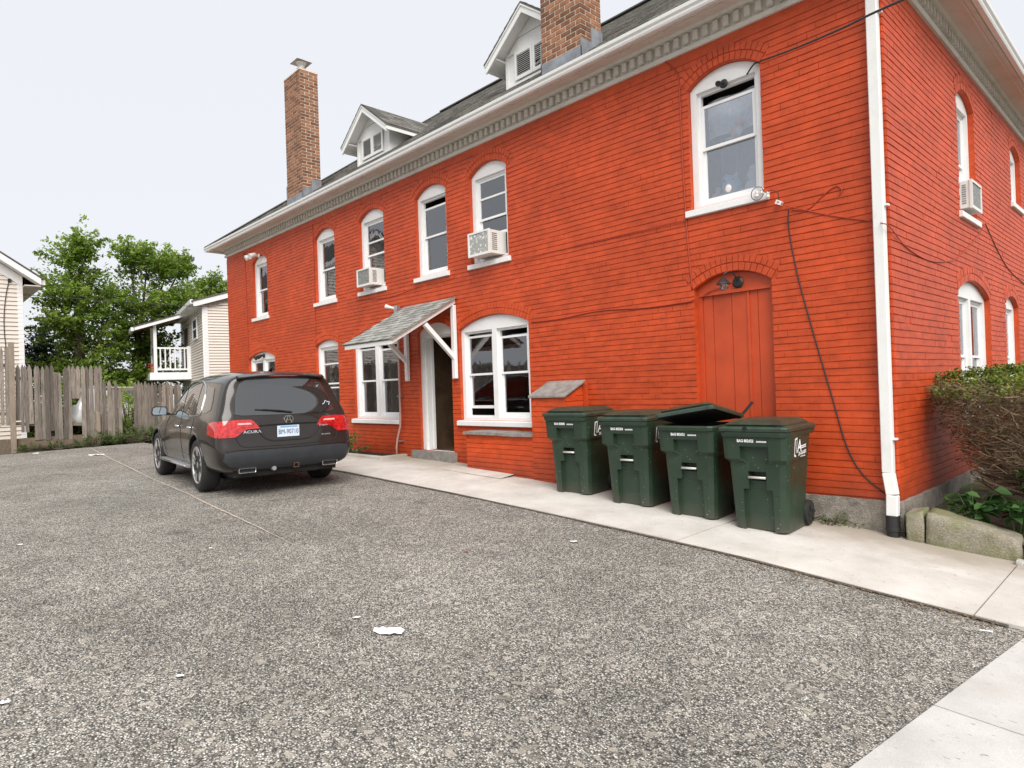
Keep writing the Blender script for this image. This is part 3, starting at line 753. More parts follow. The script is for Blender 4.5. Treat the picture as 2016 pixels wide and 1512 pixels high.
for i in range(26):
    cx, cy, cz = rnd.uniform(-10.12, -9.95), rnd.uniform(WY+1.18, WY+1.55), .55+.17*rnd.randrange(6)+.085; q.obox((cx, cy, cz+.04), .06+rnd.random()*.08, .12, .05+rnd.random()*.06, Matrix.Rotation(rnd.random()*3, 3, 'Z'))
q.build('shoe_rack', M['clutter'], ed)
q = MB(); rough_box(q, -10.44, -9.2, WY-.13, WY+.14, .28, .475, .008, .1, 4); q.build('doorstep', M['slate'], ed)
# ---- timber canopy over the entry
CX0, CX1, CZT, CZB, CY = -10.64, -9.085, 3.235, 2.47, 5.97
can = MB(); th = .09
def cpt(x, t, h=0): return (x, WY-.02+(CY-WY+.02)*t, CZT+(CZB-CZT)*t+h)
can.prism([(0, 0), (1, 0), (1, -.075), (0, -.085)], lambda t, h: cpt(CX0+.02, t, h-.012), lambda t, h: cpt(CX0+.07, t, h-.012))
can.prism([(0, 0), (1, 0), (1, -.075), (0, -.085)], lambda t, h: cpt(CX1-.07, t, h-.012), lambda t, h: cpt(CX1-.02, t, h-.012))
for t in (.03, .5, .985): can.bar(Vector(cpt(CX0+.075, t, -.06)), Vector(cpt(CX1-.075, t, -.06)), .045, .075)
canopy = can.build('canopy', M['white'], house)
q = MB(); q.prism([(0, 0), (1.01, 0), (1.01, -.016), (0, -.016)], lambda t, h: cpt(CX0-.02, t, h+.006), lambda t, h: cpt(CX1+.02, t, h+.006)); q.build('roof_deck', M['post'], canopy, tint=True)
for px_ in (CX0+.03, CX1-.045):
    q = MB(); q.box(px_-.045, px_+.045, WY-.085, WY-.018, 1.80, CZT-.13); q.build('bracket_post', M['white'], canopy, bevel=.006)
    q = MB(); q.bar((px_, WY-.06, 2.17), (px_, WY-.06-.62, 2.17+.62-.05), .07, .075); q.build('brace', M['white'], canopy)
sme = []
for q in range(5):
    s = MB(); s.ct = (.72, .85, 1.0, 1.12, 1.25)[q]; w_ = .1525
    s.add([(-w_/2, -.004, .003), (w_/2-.006, -.004, .003), (w_/2-.006, -.004, .014), (-w_/2, -.004, .014), (-w_/2, .15, .004), (w_/2-.006, .15, .004)], [(0, 1, 2, 3), (3, 2, 5, 4), (1, 5, 2), (0, 3, 4)])
    sme.append(s.mesh('shingle', M['shingle2'], tint=True, fix=False))
sll = sqrt((CY-WY)**2+(CZB-CZT)**2); nrow = 13; ca = atan2(CZT-CZB, WY-CY)
for r in range(nrow):
    t = 1.015-r*(1.0/nrow); x = CX0-.03+(.0762 if r % 2 else 0)+.07
    while x < CX1-.03:
        o_ = bpy.data.objects.new('shingle', sme[rnd.randrange(5)]); COL.objects.link(o_); o_.parent = canopy; o_.matrix_parent_inverse = wmat(canopy).inverted()
        o_.location = cpt(x, t, .008); o_.rotation_euler = (ca, 0, 0); x += .1525
q = MB(); q.obox((CX1-.02, WY-.03, CZT+.01), .05, .03, .02); q.build('flashing', M['lead'], canopy)
# ---- brick ledge below the window and pier with slanting slab cap
LX0, LX1, LY = -8.43, -6.875, 6.93
def brick_block(name, x0, x1, y0, y1, z0, z1f, capn):
    core = MB(); core.box(x0+.008, x1-.008, y0+.008, y1, z0-.1, z1f(y0)-.002)
    core.add([(x, y, z) for x in (x0+.008, x1-.008) for y, z in ((y0+.008, z1f(y0)-.003), (y1, z1f(y0)-.003), (y1, z1f(y1)-.003))], [(0, 1, 2), (3, 5, 4), (0, 2, 5, 3)])
    b = core.build(name, M['red'], house)
    mbb = MB()
    fmf = lambda u, d, z: (u, y0+d+.008, z); fms = lambda u, d, z: (x1-.008-d, u, z); fml = lambda u, d, z: (x0+.008+d, u, z)
    n = int((z1f(y0)-z0)/CH)
    for r in range(n+3):
        za = z0+r*CH
        if za+CH < z1f(y0)+.01:
            u = x0+(.0 if r % 2 else -BL/2)
            while u < x1:
                a, c = max(u, x0), min(u+BL, x1)
                if c-a > .03: mbb.add(brick_verts(a, c, za, min(za+CH, z1f(y0)), fmf, rnd, 3), BF)
                u += BL
        for fmm in (fms, fml):
            u = y0+(-BL/2 if r % 2 else 0)
            while u < y1:
                a, c = max(u, y0), min(u+BL, y1)
                if c-a > .03 and za+CH < min(z1f(a), z1f(c))+.02: mbb.add(brick_verts(a, c, za, za+CH, fmm, rnd, 4), BF)
                u += BL
    tag(mbb.build('brick_courses', M['red'], b), kind='stuff')
    return b
bl = brick_block('brick_ledge', LX0, LX1, LY, WY, .12, lambda y: .862, 'slab')
q = MB(); rough_box(q, LX0-.03, LX0+.9, LY-.05, WY-.01, .862, .905, .005, .12, 2); rough_box(q, LX0+.905, LX1-.002, LY-.045, WY-.01, .858, .90, .005, .12, 8); q.build('slate_cap', M['slate'], bl)
pf = lambda y: 1.44+(1.625-1.44)*(y-LY)/(WY-LY)
pr = brick_block('brick_pier', LX1+.004, -6.20, LY-.012, WY, .10, pf, 'slab')
q = MB(); q.prism([(LY-.05, 1.437), (WY-.01, 1.648), (WY-.01, 1.685), (LY-.05, 1.474)], lambda y, z: (LX1-.03, y, z), lambda y, z: (-6.17, y, z)); q.build('slab_cap', M['slate'], pr, bevel=.006)
q = MB(); q.box(-6.19, -6.13, WY-.045, WY-.012, .3, 1.66); q.build('side_strip', M['red'], pr)
# low sloping mortar fillet at the foot of the ledge
q = MB(); q.add([(-8.8, LY-.28, gz(-8.8, 6.8)+.024), (-7.3, LY-.30, gz(-7.3, 6.8)+.024), (-7.3, LY+.02, gz(-7.3, 6.8)+.055), (-8.8, LY+.02, gz(-8.8, 6.8)+.06)], [(0, 1, 2, 3)]); q.build('footing', M['concrete'], bl, fix=False)
# ---- chimneys
def chimney(x0, x1, y0, y1, zb, zt, seed, capped):
    r_ = random.Random(seed)
    core = MB(); core.box(x0+.008, x1-.008, y0+.008, y1-.008, zb, zt-.01)
    ch = core.build('chimney', M['mortar'], house)
    cache = {}
    def bmesh_(L, t):
        key = (round(L, 3), t)
        if key not in cache:
            s = MB(); s.ct = (.62, .82, 1.0, 1.2)[t]; g = .0068; c = .003; h = .0766
            s.add([(-L/2+g, .002, -h/2+g), (L/2-g, .002, -h/2+g), (L/2-g, .002, h/2-g), (-L/2+g, .002, h/2-g), (-L/2+g+c, -.008, -h/2+g+c), (L/2-g-c, -.008, -h/2+g+c), (L/2-g-c, -.008, h/2-g-c), (-L/2+g+c, -.008, h/2-g-c)], BF)
            cache[key] = s.mesh('brick', M['brick'], tint=True)
        return cache[key]
    n = int((zt-zb)/.0766)
    for r in range(n):
        z = zt-(r+.5)*.0766
        if z < zb+.35: continue
        for fm, L, rz, org in ((None, x1-x0, 0, (x0, y0+.008)), (None, y1-y0, pi/2, (x1-.008, y0))):
            nb = max(2, round(L/.215)); bl_ = L/nb
            cuts = [0]+[bl_*(k+(.5 if r % 2 else 1)) for k in range(nb)]+[L]; cuts = sorted(set(round(min(c, L), 4) for c in cuts))
            for a, b in zip(cuts, cuts[1:]):
                if b-a < .03: continue
                o_ = bpy.data.objects.new('brick', bmesh_(b-a, r_.randrange(4))); COL.objects.link(o_); o_.parent = ch; o_.matrix_parent_inverse = wmat(ch).inverted()
                mid = (a+b)/2; o_.location = (org[0]+mid, org[1], z) if rz == 0 else (org[0], org[1]+mid, z); o_.rotation_euler.z = rz
    # stepped lead flashing
    f = MB(); e = .012
    rz_ = lambda y: EZ+PT*(y-ey0)
    f.box(x0-e, x1+e, y0-e, y0+.004, rz_(y0)-.15, rz_(y0)+.16)
    f.box(x1-.004, x1+e+.001, y0-e, (y0+y1)/2, rz_(y0)-.15, rz_(y0)+.27); f.box(x1-.004, x1+e+.004, (y0+y1)/2-.02, y1, rz_(y0)-.1, rz_(y1)+.14)
    f.box(x0-e-.001, x0+.004, y0-e, y1, rz_(y0)-.15, rz_(y1)+.12)
    f.build('flashing', M['lead'], ch)
    q = MB(); q.box(x0-.004, x1+.004, y0-.004, y1+.004, zt-.012, zt+.02); q.build('crown', M['mortar'], ch)
    if capped:
        cx, cy = x1-.28, (y0+y1)/2-.05
        q = MB(); q.lathe([(.10, zt), (.10, zt+.10), (.115, zt+.10), (.115, zt+.13), (.09, zt+.13)], (cx, cy, 0), 14); q.build('flue', M['flue'], ch, smooth=False)
        q = MB(); q.lathe([(.085, zt+.12), (.085, zt+.24), (.13, zt+.28)], (cx, cy, 0), 14); q.build('flue_liner', M['flueclay'], ch)
        q = MB(); a = .2; z0 = zt+.28; q.add([(cx-a, cy-a, z0), (cx+a, cy-a, z0), (cx+a, cy+a, z0), (cx-a, cy+a, z0), (cx, cy, z0+.12)], [(0, 1, 4), (1, 2, 4), (2, 3, 4), (3, 0, 4), (3, 2, 1, 0)]); q.build('flue_cap', M['flue'], ch)
    else:
        q = MB(); q.lathe([(.12, zt), (.12, zt+.35), (.1, zt+.35)], ((x0+x1)/2, (y0+y1)/2, 0), 14); q.build('flue', M['flueclay'], ch)
    return ch
chimney(-15.68, -14.82, 7.35, 7.83, 5.95, 9.50, 1, True)
chimney(-6.83, -6.04, 7.35, 7.83, 5.95, 9.60, 2, False)
# ---- dormers
def dormer(cx, seed):
    hw = .67; y0 = 8.0; zb = EZ+PT*(y0-ey0)-.12; ze = 7.42; za = ze+hw*.76
    core = MB()
    core.prism([(cx-hw, zb), (cx-hw, ze), (cx, za), (cx+hw, ze), (cx+hw, zb)], lambda x, z: (x, y0+.012, z), lambda x, z: (x, 9.75, z))
    d = core.build('dormer', M['white'], house)
    for s in (-1, 1):
        q = MB(); q.box(cx+s*hw-.05*(s > 0)-.005, cx+s*hw+.05*(s < 0)+.005, y0-.012, y0+.06, zb, ze+.02); q.build('corner_board', M['white'], d)
    # clapboards in the gable
    z = 7.40; i = 0
    while z < za-.1:
        zt = z+.235; xw = lambda zz: hw-.05 if zz < ze else max(.02, hw-(zz-ze)/.76-.02)
        q = MB(); q.add([(cx-xw(z), y0-.016, z), (cx+xw(z), y0-.016, z), (cx+xw(zt), y0-.002, zt-.006), (cx-xw(zt), y0-.002, zt-.006), (cx-xw(z), y0+.012, z), (cx+xw(z), y0+.012, z)], [(0, 1, 2, 3), (0, 4, 5, 1)]); q.build('clapboard', M['white'], d); z += .235
    # pair of louvred shutters
    for s, bent in ((-1, 0), (1, 1)):
        x0, x1 = cx+(s*.217)-.212, cx+(s*.217)+.212; z0, z1 = 6.91, 7.385
        q = MB(); ring(q, lambda u, dd, zz: (u, y0+dd, zz), x0, x1, z0, z1, .045, -.035, -.005, wb=.06); fr_ = q.build('louvre_frame', M['white'], d)
        q = MB(); q.box(x0+.04, x1-.04, y0-.004, y0+.002, z0+.05, z1-.04); q.build('louvre_back', M['dark'], d)
        k = 11; r_ = random.Random(seed+s)
        for j in range(k):
            zz = z0+.085+(z1-z0-.145)*j/(k-1); tilt = .6+(r_.uniform(-.05, .05) if not bent else r_.uniform(-.2, .25)); slope = (r_.uniform(.1, .3) if bent and j < 3 else 0)
            q = MB(); q.obox((0, 0, 0), x1-x0-.085, .030, .007, Matrix.Rotation(tilt, 3, 'X')); o_ = q.build('slat', M['white'], d)
            o_.location = ((x0+x1)/2, y0-.018, zz); o_.rotation_euler.y = -slope
    # gable roof with bargeboards
    ov = .26; ew = hw+.25; zr = za+.05; zl = za-ew*.76+.05
    for s in (-1, 1):
        q = MB(); q.prism([(0, zr), (s*ew, zl), (s*ew, zl-.14), (0, zr-.14)], lambda x, z: (cx+x, y0-ov, z), lambda x, z: (cx+x, y0-ov+.03, z)); q.build('bargeboard', M['white'], d)
        q = MB(); q.prism([(0, zr+.025), (s*(ew+.02), zl+.025-.016), (s*(ew+.02), zl-.035), (0, zr-.03)], lambda x, z: (cx+x, y0-ov-.018, z), lambda x, z: (cx+x, y0-ov, z)); q.build('rake_trim', M['white'], d)
        yb = lambda z: ey0+(z-EZ)/PT
        q = MB(); q.prism([(0, zr-.045), (s*ew, zl-.045), (s*ew, zl-.06), (0, zr-.06)], lambda x, z: (cx+x, y0-ov+.031, z), lambda x, z: (cx+x, y0+.02, z)); q.build('rake_soffit', M['white'], d)
        q = MB(); q.ct = .85; q.add([(cx, y0-ov-.02, zr+.03), (cx+s*(ew+.03), y0-ov-.02, zl+.01), (cx+s*(ew+.03), yb(zl)+.2, zl+.01), (cx, yb(zr)+.2, zr+.03), (cx, y0-ov-.02, zr), (cx+s*(ew+.03), y0-ov-.02, zl-.02), (cx+s*(ew+.03), yb(zl)+.2, zl-.02), (cx, yb(zr)+.2, zr)], [(0, 1, 2, 3), (4, 7, 6, 5), (0, 4, 5, 1), (1, 5, 6, 2)])
        # shingle courses
        n = 7
        for i in range(n):
            t0 = 1-i/n; t1 = max(0, t0-1.25/n); y = y0-ov-.02
            while y < yb(zl)+1.2:
                ye = y+.3; q.ct = rnd.choice((.6, .8, 1., 1.25))
                P = lambda t, yy, h: (cx+s*(ew+.035)*t, yy, zr+.03+(zl-.02-zr)*t+h)
                q.add([P(t0, y, .005), P(t0, ye-.006, .005), P(t0, ye-.006, .022), P(t0, y, .022), P(t1, y, .006), P(t1, ye-.006, .006)], [(0, 1, 2, 3), (3, 2, 5, 4), (0, 3, 4), (1, 5, 2)]); y += .3
        q.build('dormer_roof', M['shingle'], d, tint=True)
        q = MB(); q.prism([(s*(hw+.0), zl+.06), (s*(ew), zl-.0), (s*ew, zl-.03), (s*hw, zl+.03)], lambda x, z: (cx+x, y0-ov+.03, z), lambda x, z: (cx+x, 9.2, z)); q.box(cx+s*(ew-.0), cx+s*(ew+.02), y0-ov, 9.0, zl-.10, zl-.022); q.build('eave_board', M['white'], d)
    q = MB(); q.box(cx-hw-.003, cx+hw+.003, y0-.014, y0+.01, zb, zb+.17); q.build('apron_board', M['white'], d)
dormer(-12.68, 3); dormer(-7.62, 5)
# ---- white corner downspout with a black boot
q = MB(); x = -2.195
pth = [(x+.015, WY-.32, 5.94), (x+.01, WY-.30, 5.90), (x, WY-.07, 5.66), (x, WY-.065, 5.5), (x-.005, WY-.065, .62), (x+.035, WY-.095, .40), (x+.03, WY-.10, .17)]
for a, b in zip(pth, pth[1:]): q.bar(a, b, .105, .085, (0, -1, 0))
ds = q.build('downspout', M['gutter'], house, bevel=.008)
q = MB(); q.lathe([(.060, -.12), (.060, .04), (.070, .045), (.070, .075), (.064, .08), (.064, .20), (.05, .20)], (x+.03, WY-.10, 0), 18); q.build('drain_boot', M['black'], ds)
for z in (5.25, 3.3, .95):
    q = MB(); q.box(x-.058, x+.085, WY-.09, WY-.03, z, z+.02); q.build('strap', M['gutter'], ds)
# ---- pink conduit with a spotlight by the left window
q = MB(); cx = -11.02
q.tube([(cx+.13, WY-.05, 3.14), (cx+.13, WY-.05, 2.6), (cx+.12, WY-.05, 1.1), (cx+.11, WY-.055, .92), (cx+.02, WY-.07, .66), (cx-.02, WY-.07, .5), (cx-.02, WY-.07, .26)], .020, 8)
cd = q.build('conduit', M['pinkpipe'], house, smooth=True)
for z in (2.2, 1.5, .62):
    q = MB(); q.box(cx+.06, cx+.17, WY-.075, WY-.008, z, z+.018); q.build('clip', M['greymetal'], cd)
# ================================================================== things fixed to or standing at the wall
def air_con(name, fm, u0, u1, z0, z1, out_, label, mottled=False):
    base = fm((u0+u1)/2, 0, z0); t = thing(name, label, 'air conditioner', base, 0, 'window air conditioners')
    q = MB(); d0, d1 = -out_, .13
    B = lambda a, b, c, d, e, f: q.add([fm(u, dd, z) for z in (e, f) for u, dd in ((a, c), (b, c), (b, d), (a, d))], [(0, 3, 2, 1), (4, 5, 6, 7), (0, 1, 5, 4), (1, 2, 6, 5), (2, 3, 7, 6), (3, 0, 4, 7)])
    B(u0+.012, u1-.012, d0+.02, d1, z0+.012, z1-.008); q.build('casing', M['acwhite'], t)
    q = MB(); q.plate(rect(u0, u1, z0, z1), [rect(u0+.035, u1-.035, z0+.04, z1-.03)], fm, d0, d0+.03); q.build('rear_frame', M['acwhite'], t)
    q = MB(); q.plate(rect(u0+.036, u1-.036, z0+.041, z1-.031), [], fm, d0+.012, d0+.0195); q.build('coil_panel', M['acmottle' if mottled else 'acgrille'], t)
    for k in range(9):
        for s, uu in ((1, u1-.012), (-1, u0+.012)):
            q = MB(); zz = z0+.07+(z1-z0-.14)*k/8; a, b = sorted((uu, uu+s*.006)); B(a, b, d0+.07, d0+.07+out_*.42, zz, zz+.012); q.build('louvre', M['acgrille'], t)
    q = MB(); B(u0-.16, u0, d1-.06, d1-.04, z0, z1); B(u1, u1+.16, d1-.06, d1-.04, z0, z1); q.build('side_curtain', M['acwhite'], t) if False else None
    return t
k = NT('mottled_coil'); P_ = k.pos(); k.col(k.ramp(k.noise(P_, 22, 4, .6), [(.45, (.33, .33, .31)), (.56, (.36, .36, .34)), (.62, (.78, .78, .76))])); k.set(Roughness=.6); M['acmottle'] = k.m
air_con('air_conditioner', mF, -8.42, -7.88, 3.80, 4.20, .26, 'boxy white air conditioner with flaking grey coil in upper window', True)
air_con('air_conditioner', mF, -12.10, -11.58, 3.80, 4.16, .22, 'small white air conditioner in upper window above the left end of the canopy')
air_con('air_conditioner', mF, -14.12, -13.66, 1.02, 1.36, .12, 'white air conditioner low in narrow ground-floor window behind the car')
air_con('air_conditioner', mS, 10.42, 10.98, 3.78, 4.16, .11, 'white air conditioner in upper window of the side wall')
# lamp over the red door
lp = thing('wall_lamp', 'small black lantern lamp over the red boarded door', 'lamp', (-3.84, WY+.06, 2.78))
q = MB(); q.lathe([(.01, .0), (.065, .0), (.07, -.015), (.05, -.03), (.01, -.03)], (-3.80, WY+.068, 2.775), 16, 'y'); q.build('back_plate', M['black'], lp)
q = MB(); q.tube([(-3.80, WY+.04, 2.79), (-3.80, WY-.02, 2.86), (-3.83, WY-.09, 2.90), (-3.87, WY-.14, 2.87), (-3.88, WY-.14, 2.83)], .009, 8); q.build('bracket_arm', M['black'], lp)
q = MB(); cx, cy, z0 = -3.88, WY-.14, 2.73
q.lathe([(.012, z0+.10), (.03, z0+.085), (.085, z0+.03), (.09, z0+.015), (.06, z0+.015)], (cx, cy, 0), 8); q.build('lamp_shade', M['lampgreen'] if 'lampgreen' in M else M['black'], lp)
q = MB(); q.lathe([(.05, z0+.014), (.04, z0-.05), (.01, z0-.06)], (cx, cy, 0), 8); q.build('lamp_glass', M['bulbglass'], lp)
# floodlights
def flood(label, base, heads, m1, m2, r=.055, L=.12):
    t = thing('floodlight', label, 'floodlight', base)
    q = MB(); q.lathe([(.05, 0), (.055, -.02), (.04, -.035), (.01, -.035)], base, 12, 'y'); q.build('base_plate', m1, t)
    for h in heads:
        a = Vector(base)+Vector((0, -.03, 0)); b = a+Vector(h)
        dv = Vector((h[0]*.8, -.9, -.45)).normalized()
        q = MB(); q.tube([a, a.lerp(b, .6), b], .012, 6)
        q.tube([b-dv*.03, b, b+dv*L*.5, b+dv*L, b+dv*(L-.01)], [r*.35, r*.6, r*.8, r, r*.8], 12); q.build('lamp_head', m1, t)
        q = MB(); q.tube([b+dv*(L-.02), b+dv*(L-.006)], [r*.82, r*.82], 12); q.build('lens', m2, t)
flood('white twin floodlight above the narrow leftmost upper window', (-17.47, WY-.01, 5.40), [(-.22, -.10, .02), (.12, -.14, .0)], M['acwhite'], M['greymetal'], .075, .17)
flood('black twin spotlight on arched head of ground-floor window behind the car', (-17.5, WY+.055, 2.70), [(-.17, -.05, -.02), (.02, -.05, .0)], M['black'], M['greymetal'], .06, .12)
flood('small black camera at the head of the large upper window', (-3.885, WY+.055, 5.19), [(.0, -.06, -.01)], M['black'], M['black'], .035, .07)
sp = thing('spotlight', 'grey junction box with white spotlight on top of the pink conduit', 'spotlight', (-10.89, WY-.05, 3.12))
q = MB(); q.box(-10.945, -10.835, WY-.095, WY-.008, 3.12, 3.24).prism([(-.055, 0), (.055, 0), (.07, .09), (-.07, .09)], lambda a, b: (-10.89+a, WY-.10, 3.20+b), lambda a, b: (-10.89+a, WY-.02, 3.20+b)); q.build('junction_box', M['greymetal'], sp)
q = MB(); a = Vector((-10.92, WY-.07, 3.24)); b = Vector((-11.12, WY-.16, 3.30)); q.tube([a, a.lerp(b, .5), b], [.022, .026, .045], 10); q.build('lamp_head', M['acwhite'], sp)
# ---- cables
def cable(name, pts, r, mat, label, cat='cable', sm=8):
    P = [Vector(p) for p in pts]; out_ = []
    for i in range(len(P)-1):
        p0, p1, p2, p3 = P[max(i-1, 0)], P[i], P[i+1], P[min(i+2, len(P)-1)]
        for k in range(sm):
            t = k/sm; out_.append(.5*((2*p1)+(p2-p0)*t+(2*p0-5*p1+4*p2-p3)*t*t+(3*p1-p0-3*p2+p3)*t**3))
    out_.append(P[-1]); q = MB(); q.tube(out_, r, 5); return tag(q.build(name, mat, smooth=True), label, cat)
Wp = lambda x, y, off=.018: tuple(at(x, y, 1, WY-off))
Sp = lambda x, y, off=.018: tuple(at(x, y, 0, WX1+off))
cable('cable', [Wp(1046, 634), Wp(1100, 628), Wp(1180, 612), Wp(1270, 606), Wp(1330, 598), Wp(1362, 592), at(1395, 575, 1, WY+.04), at(1432, 562, 1, WY+.04)], .008, M['redmet'], 'red painted cable from the arched ground-floor window to the door lamp')
cable('cable', [Wp(1553, 412, .06), Wp(1553, 450), Wp(1570, 540), Wp(1600, 650), Wp(1635, 770), Wp(1668, 880), Wp(1700, 935), Wp(1742, 972)], .007, M['wire'], 'black cable slanting down the wall right of the red door')
cable('cable', [Wp(1530, 397, .08), Wp(1560, 408, .03), Wp(1640, 425), Wp(1720, 436, .03), Wp(1738, 440, .14), Sp(1752, 447, .03), Sp(1785, 487), Sp(1830, 513), Sp(1870, 514), Sp(1890, 503), Sp(1925, 465), Sp(1938, 443)], .006, M['redmet'], 'thin cable sagging round the corner to the side window')
cable('cable', [Sp(1940, 440), Sp(1965, 495), Sp(1990, 535), Sp(2030, 570)], .006, M['wire'], 'thin dark cable on the side wall below the air conditioner')
cable('cable', [Wp(1558, 412, .03), Wp(1590, 412), Wp(1620, 385), Wp(1645, 367), Wp(1657, 373), Wp(1652, 385)], .006, M['redmet'], 'curled loose cable end on the wall right of the large upper window')
cable('cable', [Wp(1010, 513, .06), Wp(1080, 497), Wp(1200, 470), Wp(1349, 434, .03)], .006, M['redmet'], 'red painted cable joining the sills of two upper windows')
cable('cable', [Wp(700, 590, .03), Wp(760, 586), Wp(800, 574), Wp(840, 557, .05), Wp(886, 547, .06)], .006, M['redmet'], 'red painted cable under the upper windows above the canopy')
cable('conduit_pipe', [Wp(1310, 122), Wp(1330, 140), Wp(1337, 170), Wp(1343, 300), Wp(1352, 450), Wp(1363, 570)], .009, M['redmet'], 'thin red painted pipe running up the wall left of the red door', 'pipe')
cable('conduit_pipe', [Wp(481, 497), Wp(484, 560), Wp(487, 640), Wp(489, 705)], .011, M['redmet'], 'thin painted pipe beside the leftmost windows', 'pipe')
cable('conduit_pipe', [Wp(615, 442), Wp(618, 520), Wp(620, 600), Wp(622, 680)], .010, M['redmet'], 'thin painted pipe left of the second upper window', 'pipe')
a = at(1494, 122, 1, WY-.03); b = at(1790, -6, 1, 5.2)
cable('overhead_cable', [a+Vector((-.18, .06, -.06)), a+Vector((-.08, .02, -.0)), a, a.lerp(b, .33)+Vector((0, 0, -.02)), a.lerp(b, .66)+Vector((0, 0, -.02)), b, b+(b-a)*1.2], .010, M['wire'], 'black overhead cable tied to the large upper window')
q = at(1620, 65, 1, 6.5)
cable('overhead_cable', [(-26.2, 3.0, 5.15), (-25.0, 5.0, 4.95), (-22.5, 7.2, 4.6), (-20.2, 7.32, 4.36), (-19.86, 7.33, 4.33)], .010, M['wire'], 'thin overhead cable from the left cream house to the brick house')
# insulators with looped wires on the sill corner
ins = thing('wire_insulator', 'white insulators with looped wires on right end of the large sill', 'insulator', Wp(1498, 380, .07))
for k, (x, y) in enumerate(((1490, 382), (1500, 376), (1512, 383))):
    p = Vector(Wp(x, y, .085)); q = MB(); q.lathe([(.012, -.035), (.02, -.03), (.02, -.01), (.012, 0), (.02, .01), (.02, .03), (.012, .035)], p, 8); q.build('insulator', M['acwhite'], ins)
q = MB(); c = Vector(Wp(1491, 381, .10)); q.tube([c+Vector((.075*cos(t), 0, .075*sin(t))) for t in lin(0, 6.0, 18)], .0045, 5); q.build('wire_loop', M['wire'], ins)
q = MB(); p = Vector(Wp(1534, 399, .05)); q.obox(p, .07, .05, .045, Matrix.Rotation(.5, 3, 'Y')); q.build('connector', M['acwhite'], ins)
q = MB(); q.tube([Wp(1505, 380, .10), Wp(1520, 374, .10), Wp(1532, 380, .08), Wp(1534, 397, .06)], .0045, 5); q.build('wire_loop', M['wire'], ins)
# ---- soft toys on the window sill inside (large upper window)
M['toyblue'] = plain('blue_plush', (.36, .56, .74), .95, var=.1, bump=.3, bscale=200); M['toywhite'] = plain('white_plush', (.75, .73, .72), .95, var=.08, bump=.3, bscale=200); M['toypeach'] = plain('peach_plush', (.74, .42, .33), .95, var=.15, bump=.3, bscale=200)
def blob(mb, c, rx, ry, rz, n=14, m_=9):
    vs = [(c[0]+rx*sin(pi*i/m_)*cos(2*pi*j/n), c[1]+ry*sin(pi*i/m_)*sin(2*pi*j/n), c[2]+rz*cos(pi*i/m_)) for i in range(m_+1) for j in range(n)]
    mb.add(vs, [(i*n+j, i*n+(j+1) % n, (i+1)*n+(j+1) % n, (i+1)*n+j) for i in range(m_) for j in range(n)]); return mb
Y6 = WY+.06+.19; zs = 3.84
shelf = tag(MB().box(-4.24, -3.5, Y6-.07, Y6+.12, zs-.06, zs-.002).build('window_shelf', M['white']), 'white inner sill of the large upper window carrying soft toys', 'shelf')
t1 = thing('plush_toy', 'round pale blue plush toy with white belly behind the large upper window', 'soft toy', (-3.93, Y6, zs))
q = MB(); blob(q, (-3.93, Y6, zs+.15), .125, .09, .15); blob(q, (-4.0, Y6, zs+.285), .035, .03, .04); blob(q, (-3.86, Y6, zs+.285), .035, .03, .04); q.build('body', M['toyblue'], t1, smooth=True)
q = MB(); blob(q, (-3.93, Y6-.05, zs+.115), .085, .055, .09); q.build('belly', M['toywhite'], t1, smooth=True)
for s in (-1, 1):
    q = MB(); blob(q, (-3.93+s*.05, Y6-.083, zs+.215), .010, .008, .010); q.build('eye', M['black'], t1, smooth=True)
    q = MB(); blob(q, (-3.93+s*.14, Y6-.02, zs+.07), .055, .03, .025); q.build('arm', M['toyblue'], t1, smooth=True)
t2 = thing('plush_toy', 'white cuddly plush toy beside the blue one in the large upper window', 'soft toy', (-3.66, Y6, zs))
q = MB(); blob(q, (-3.66, Y6, zs+.09), .10, .08, .10); blob(q, (-3.65, Y6, zs+.23), .075, .07, .075); blob(q, (-3.65, Y6, zs+.31), .05, .05, .04); q.build('body', M['toywhite'], t2, smooth=True)
for s in (-1, 1):
    q = MB(); blob(q, (-3.66+s*.10, Y6-.03, zs+.04), .05, .06, .04); q.build('paw', M['toywhite'], t2, smooth=True)
t3 = thing('plush_toy', 'small peach plush toy in the lower left corner of the large upper window', 'soft toy', (-4.14, Y6, zs))
q = MB(); blob(q, (-4.14, Y6, zs+.06), .07, .06, .07); blob(q, (-4.12, Y6, zs+.15), .035, .035, .05); q.build('body', M['toypeach'], t3, smooth=True)
t4 = thing('plush_toy', 'pink and white plush toy resting on the meeting rail of the large upper window', 'soft toy', (-3.83, WY+.06+.14, 4.56))
q = MB(); blob(q, (-3.83, WY+.215, 4.64), .075, .05, .08); blob(q, (-3.79, WY+.215, 4.74), .06, .05, .05); q.build('body', M['toypeach'], t4, smooth=True)
q = MB(); blob(q, (-3.78, WY+.18, 4.62), .05, .035, .06); blob(q, (-3.92, WY+.20, 4.57), .06, .03, .02); q.build('trim', M['toywhite'], t4, smooth=True)
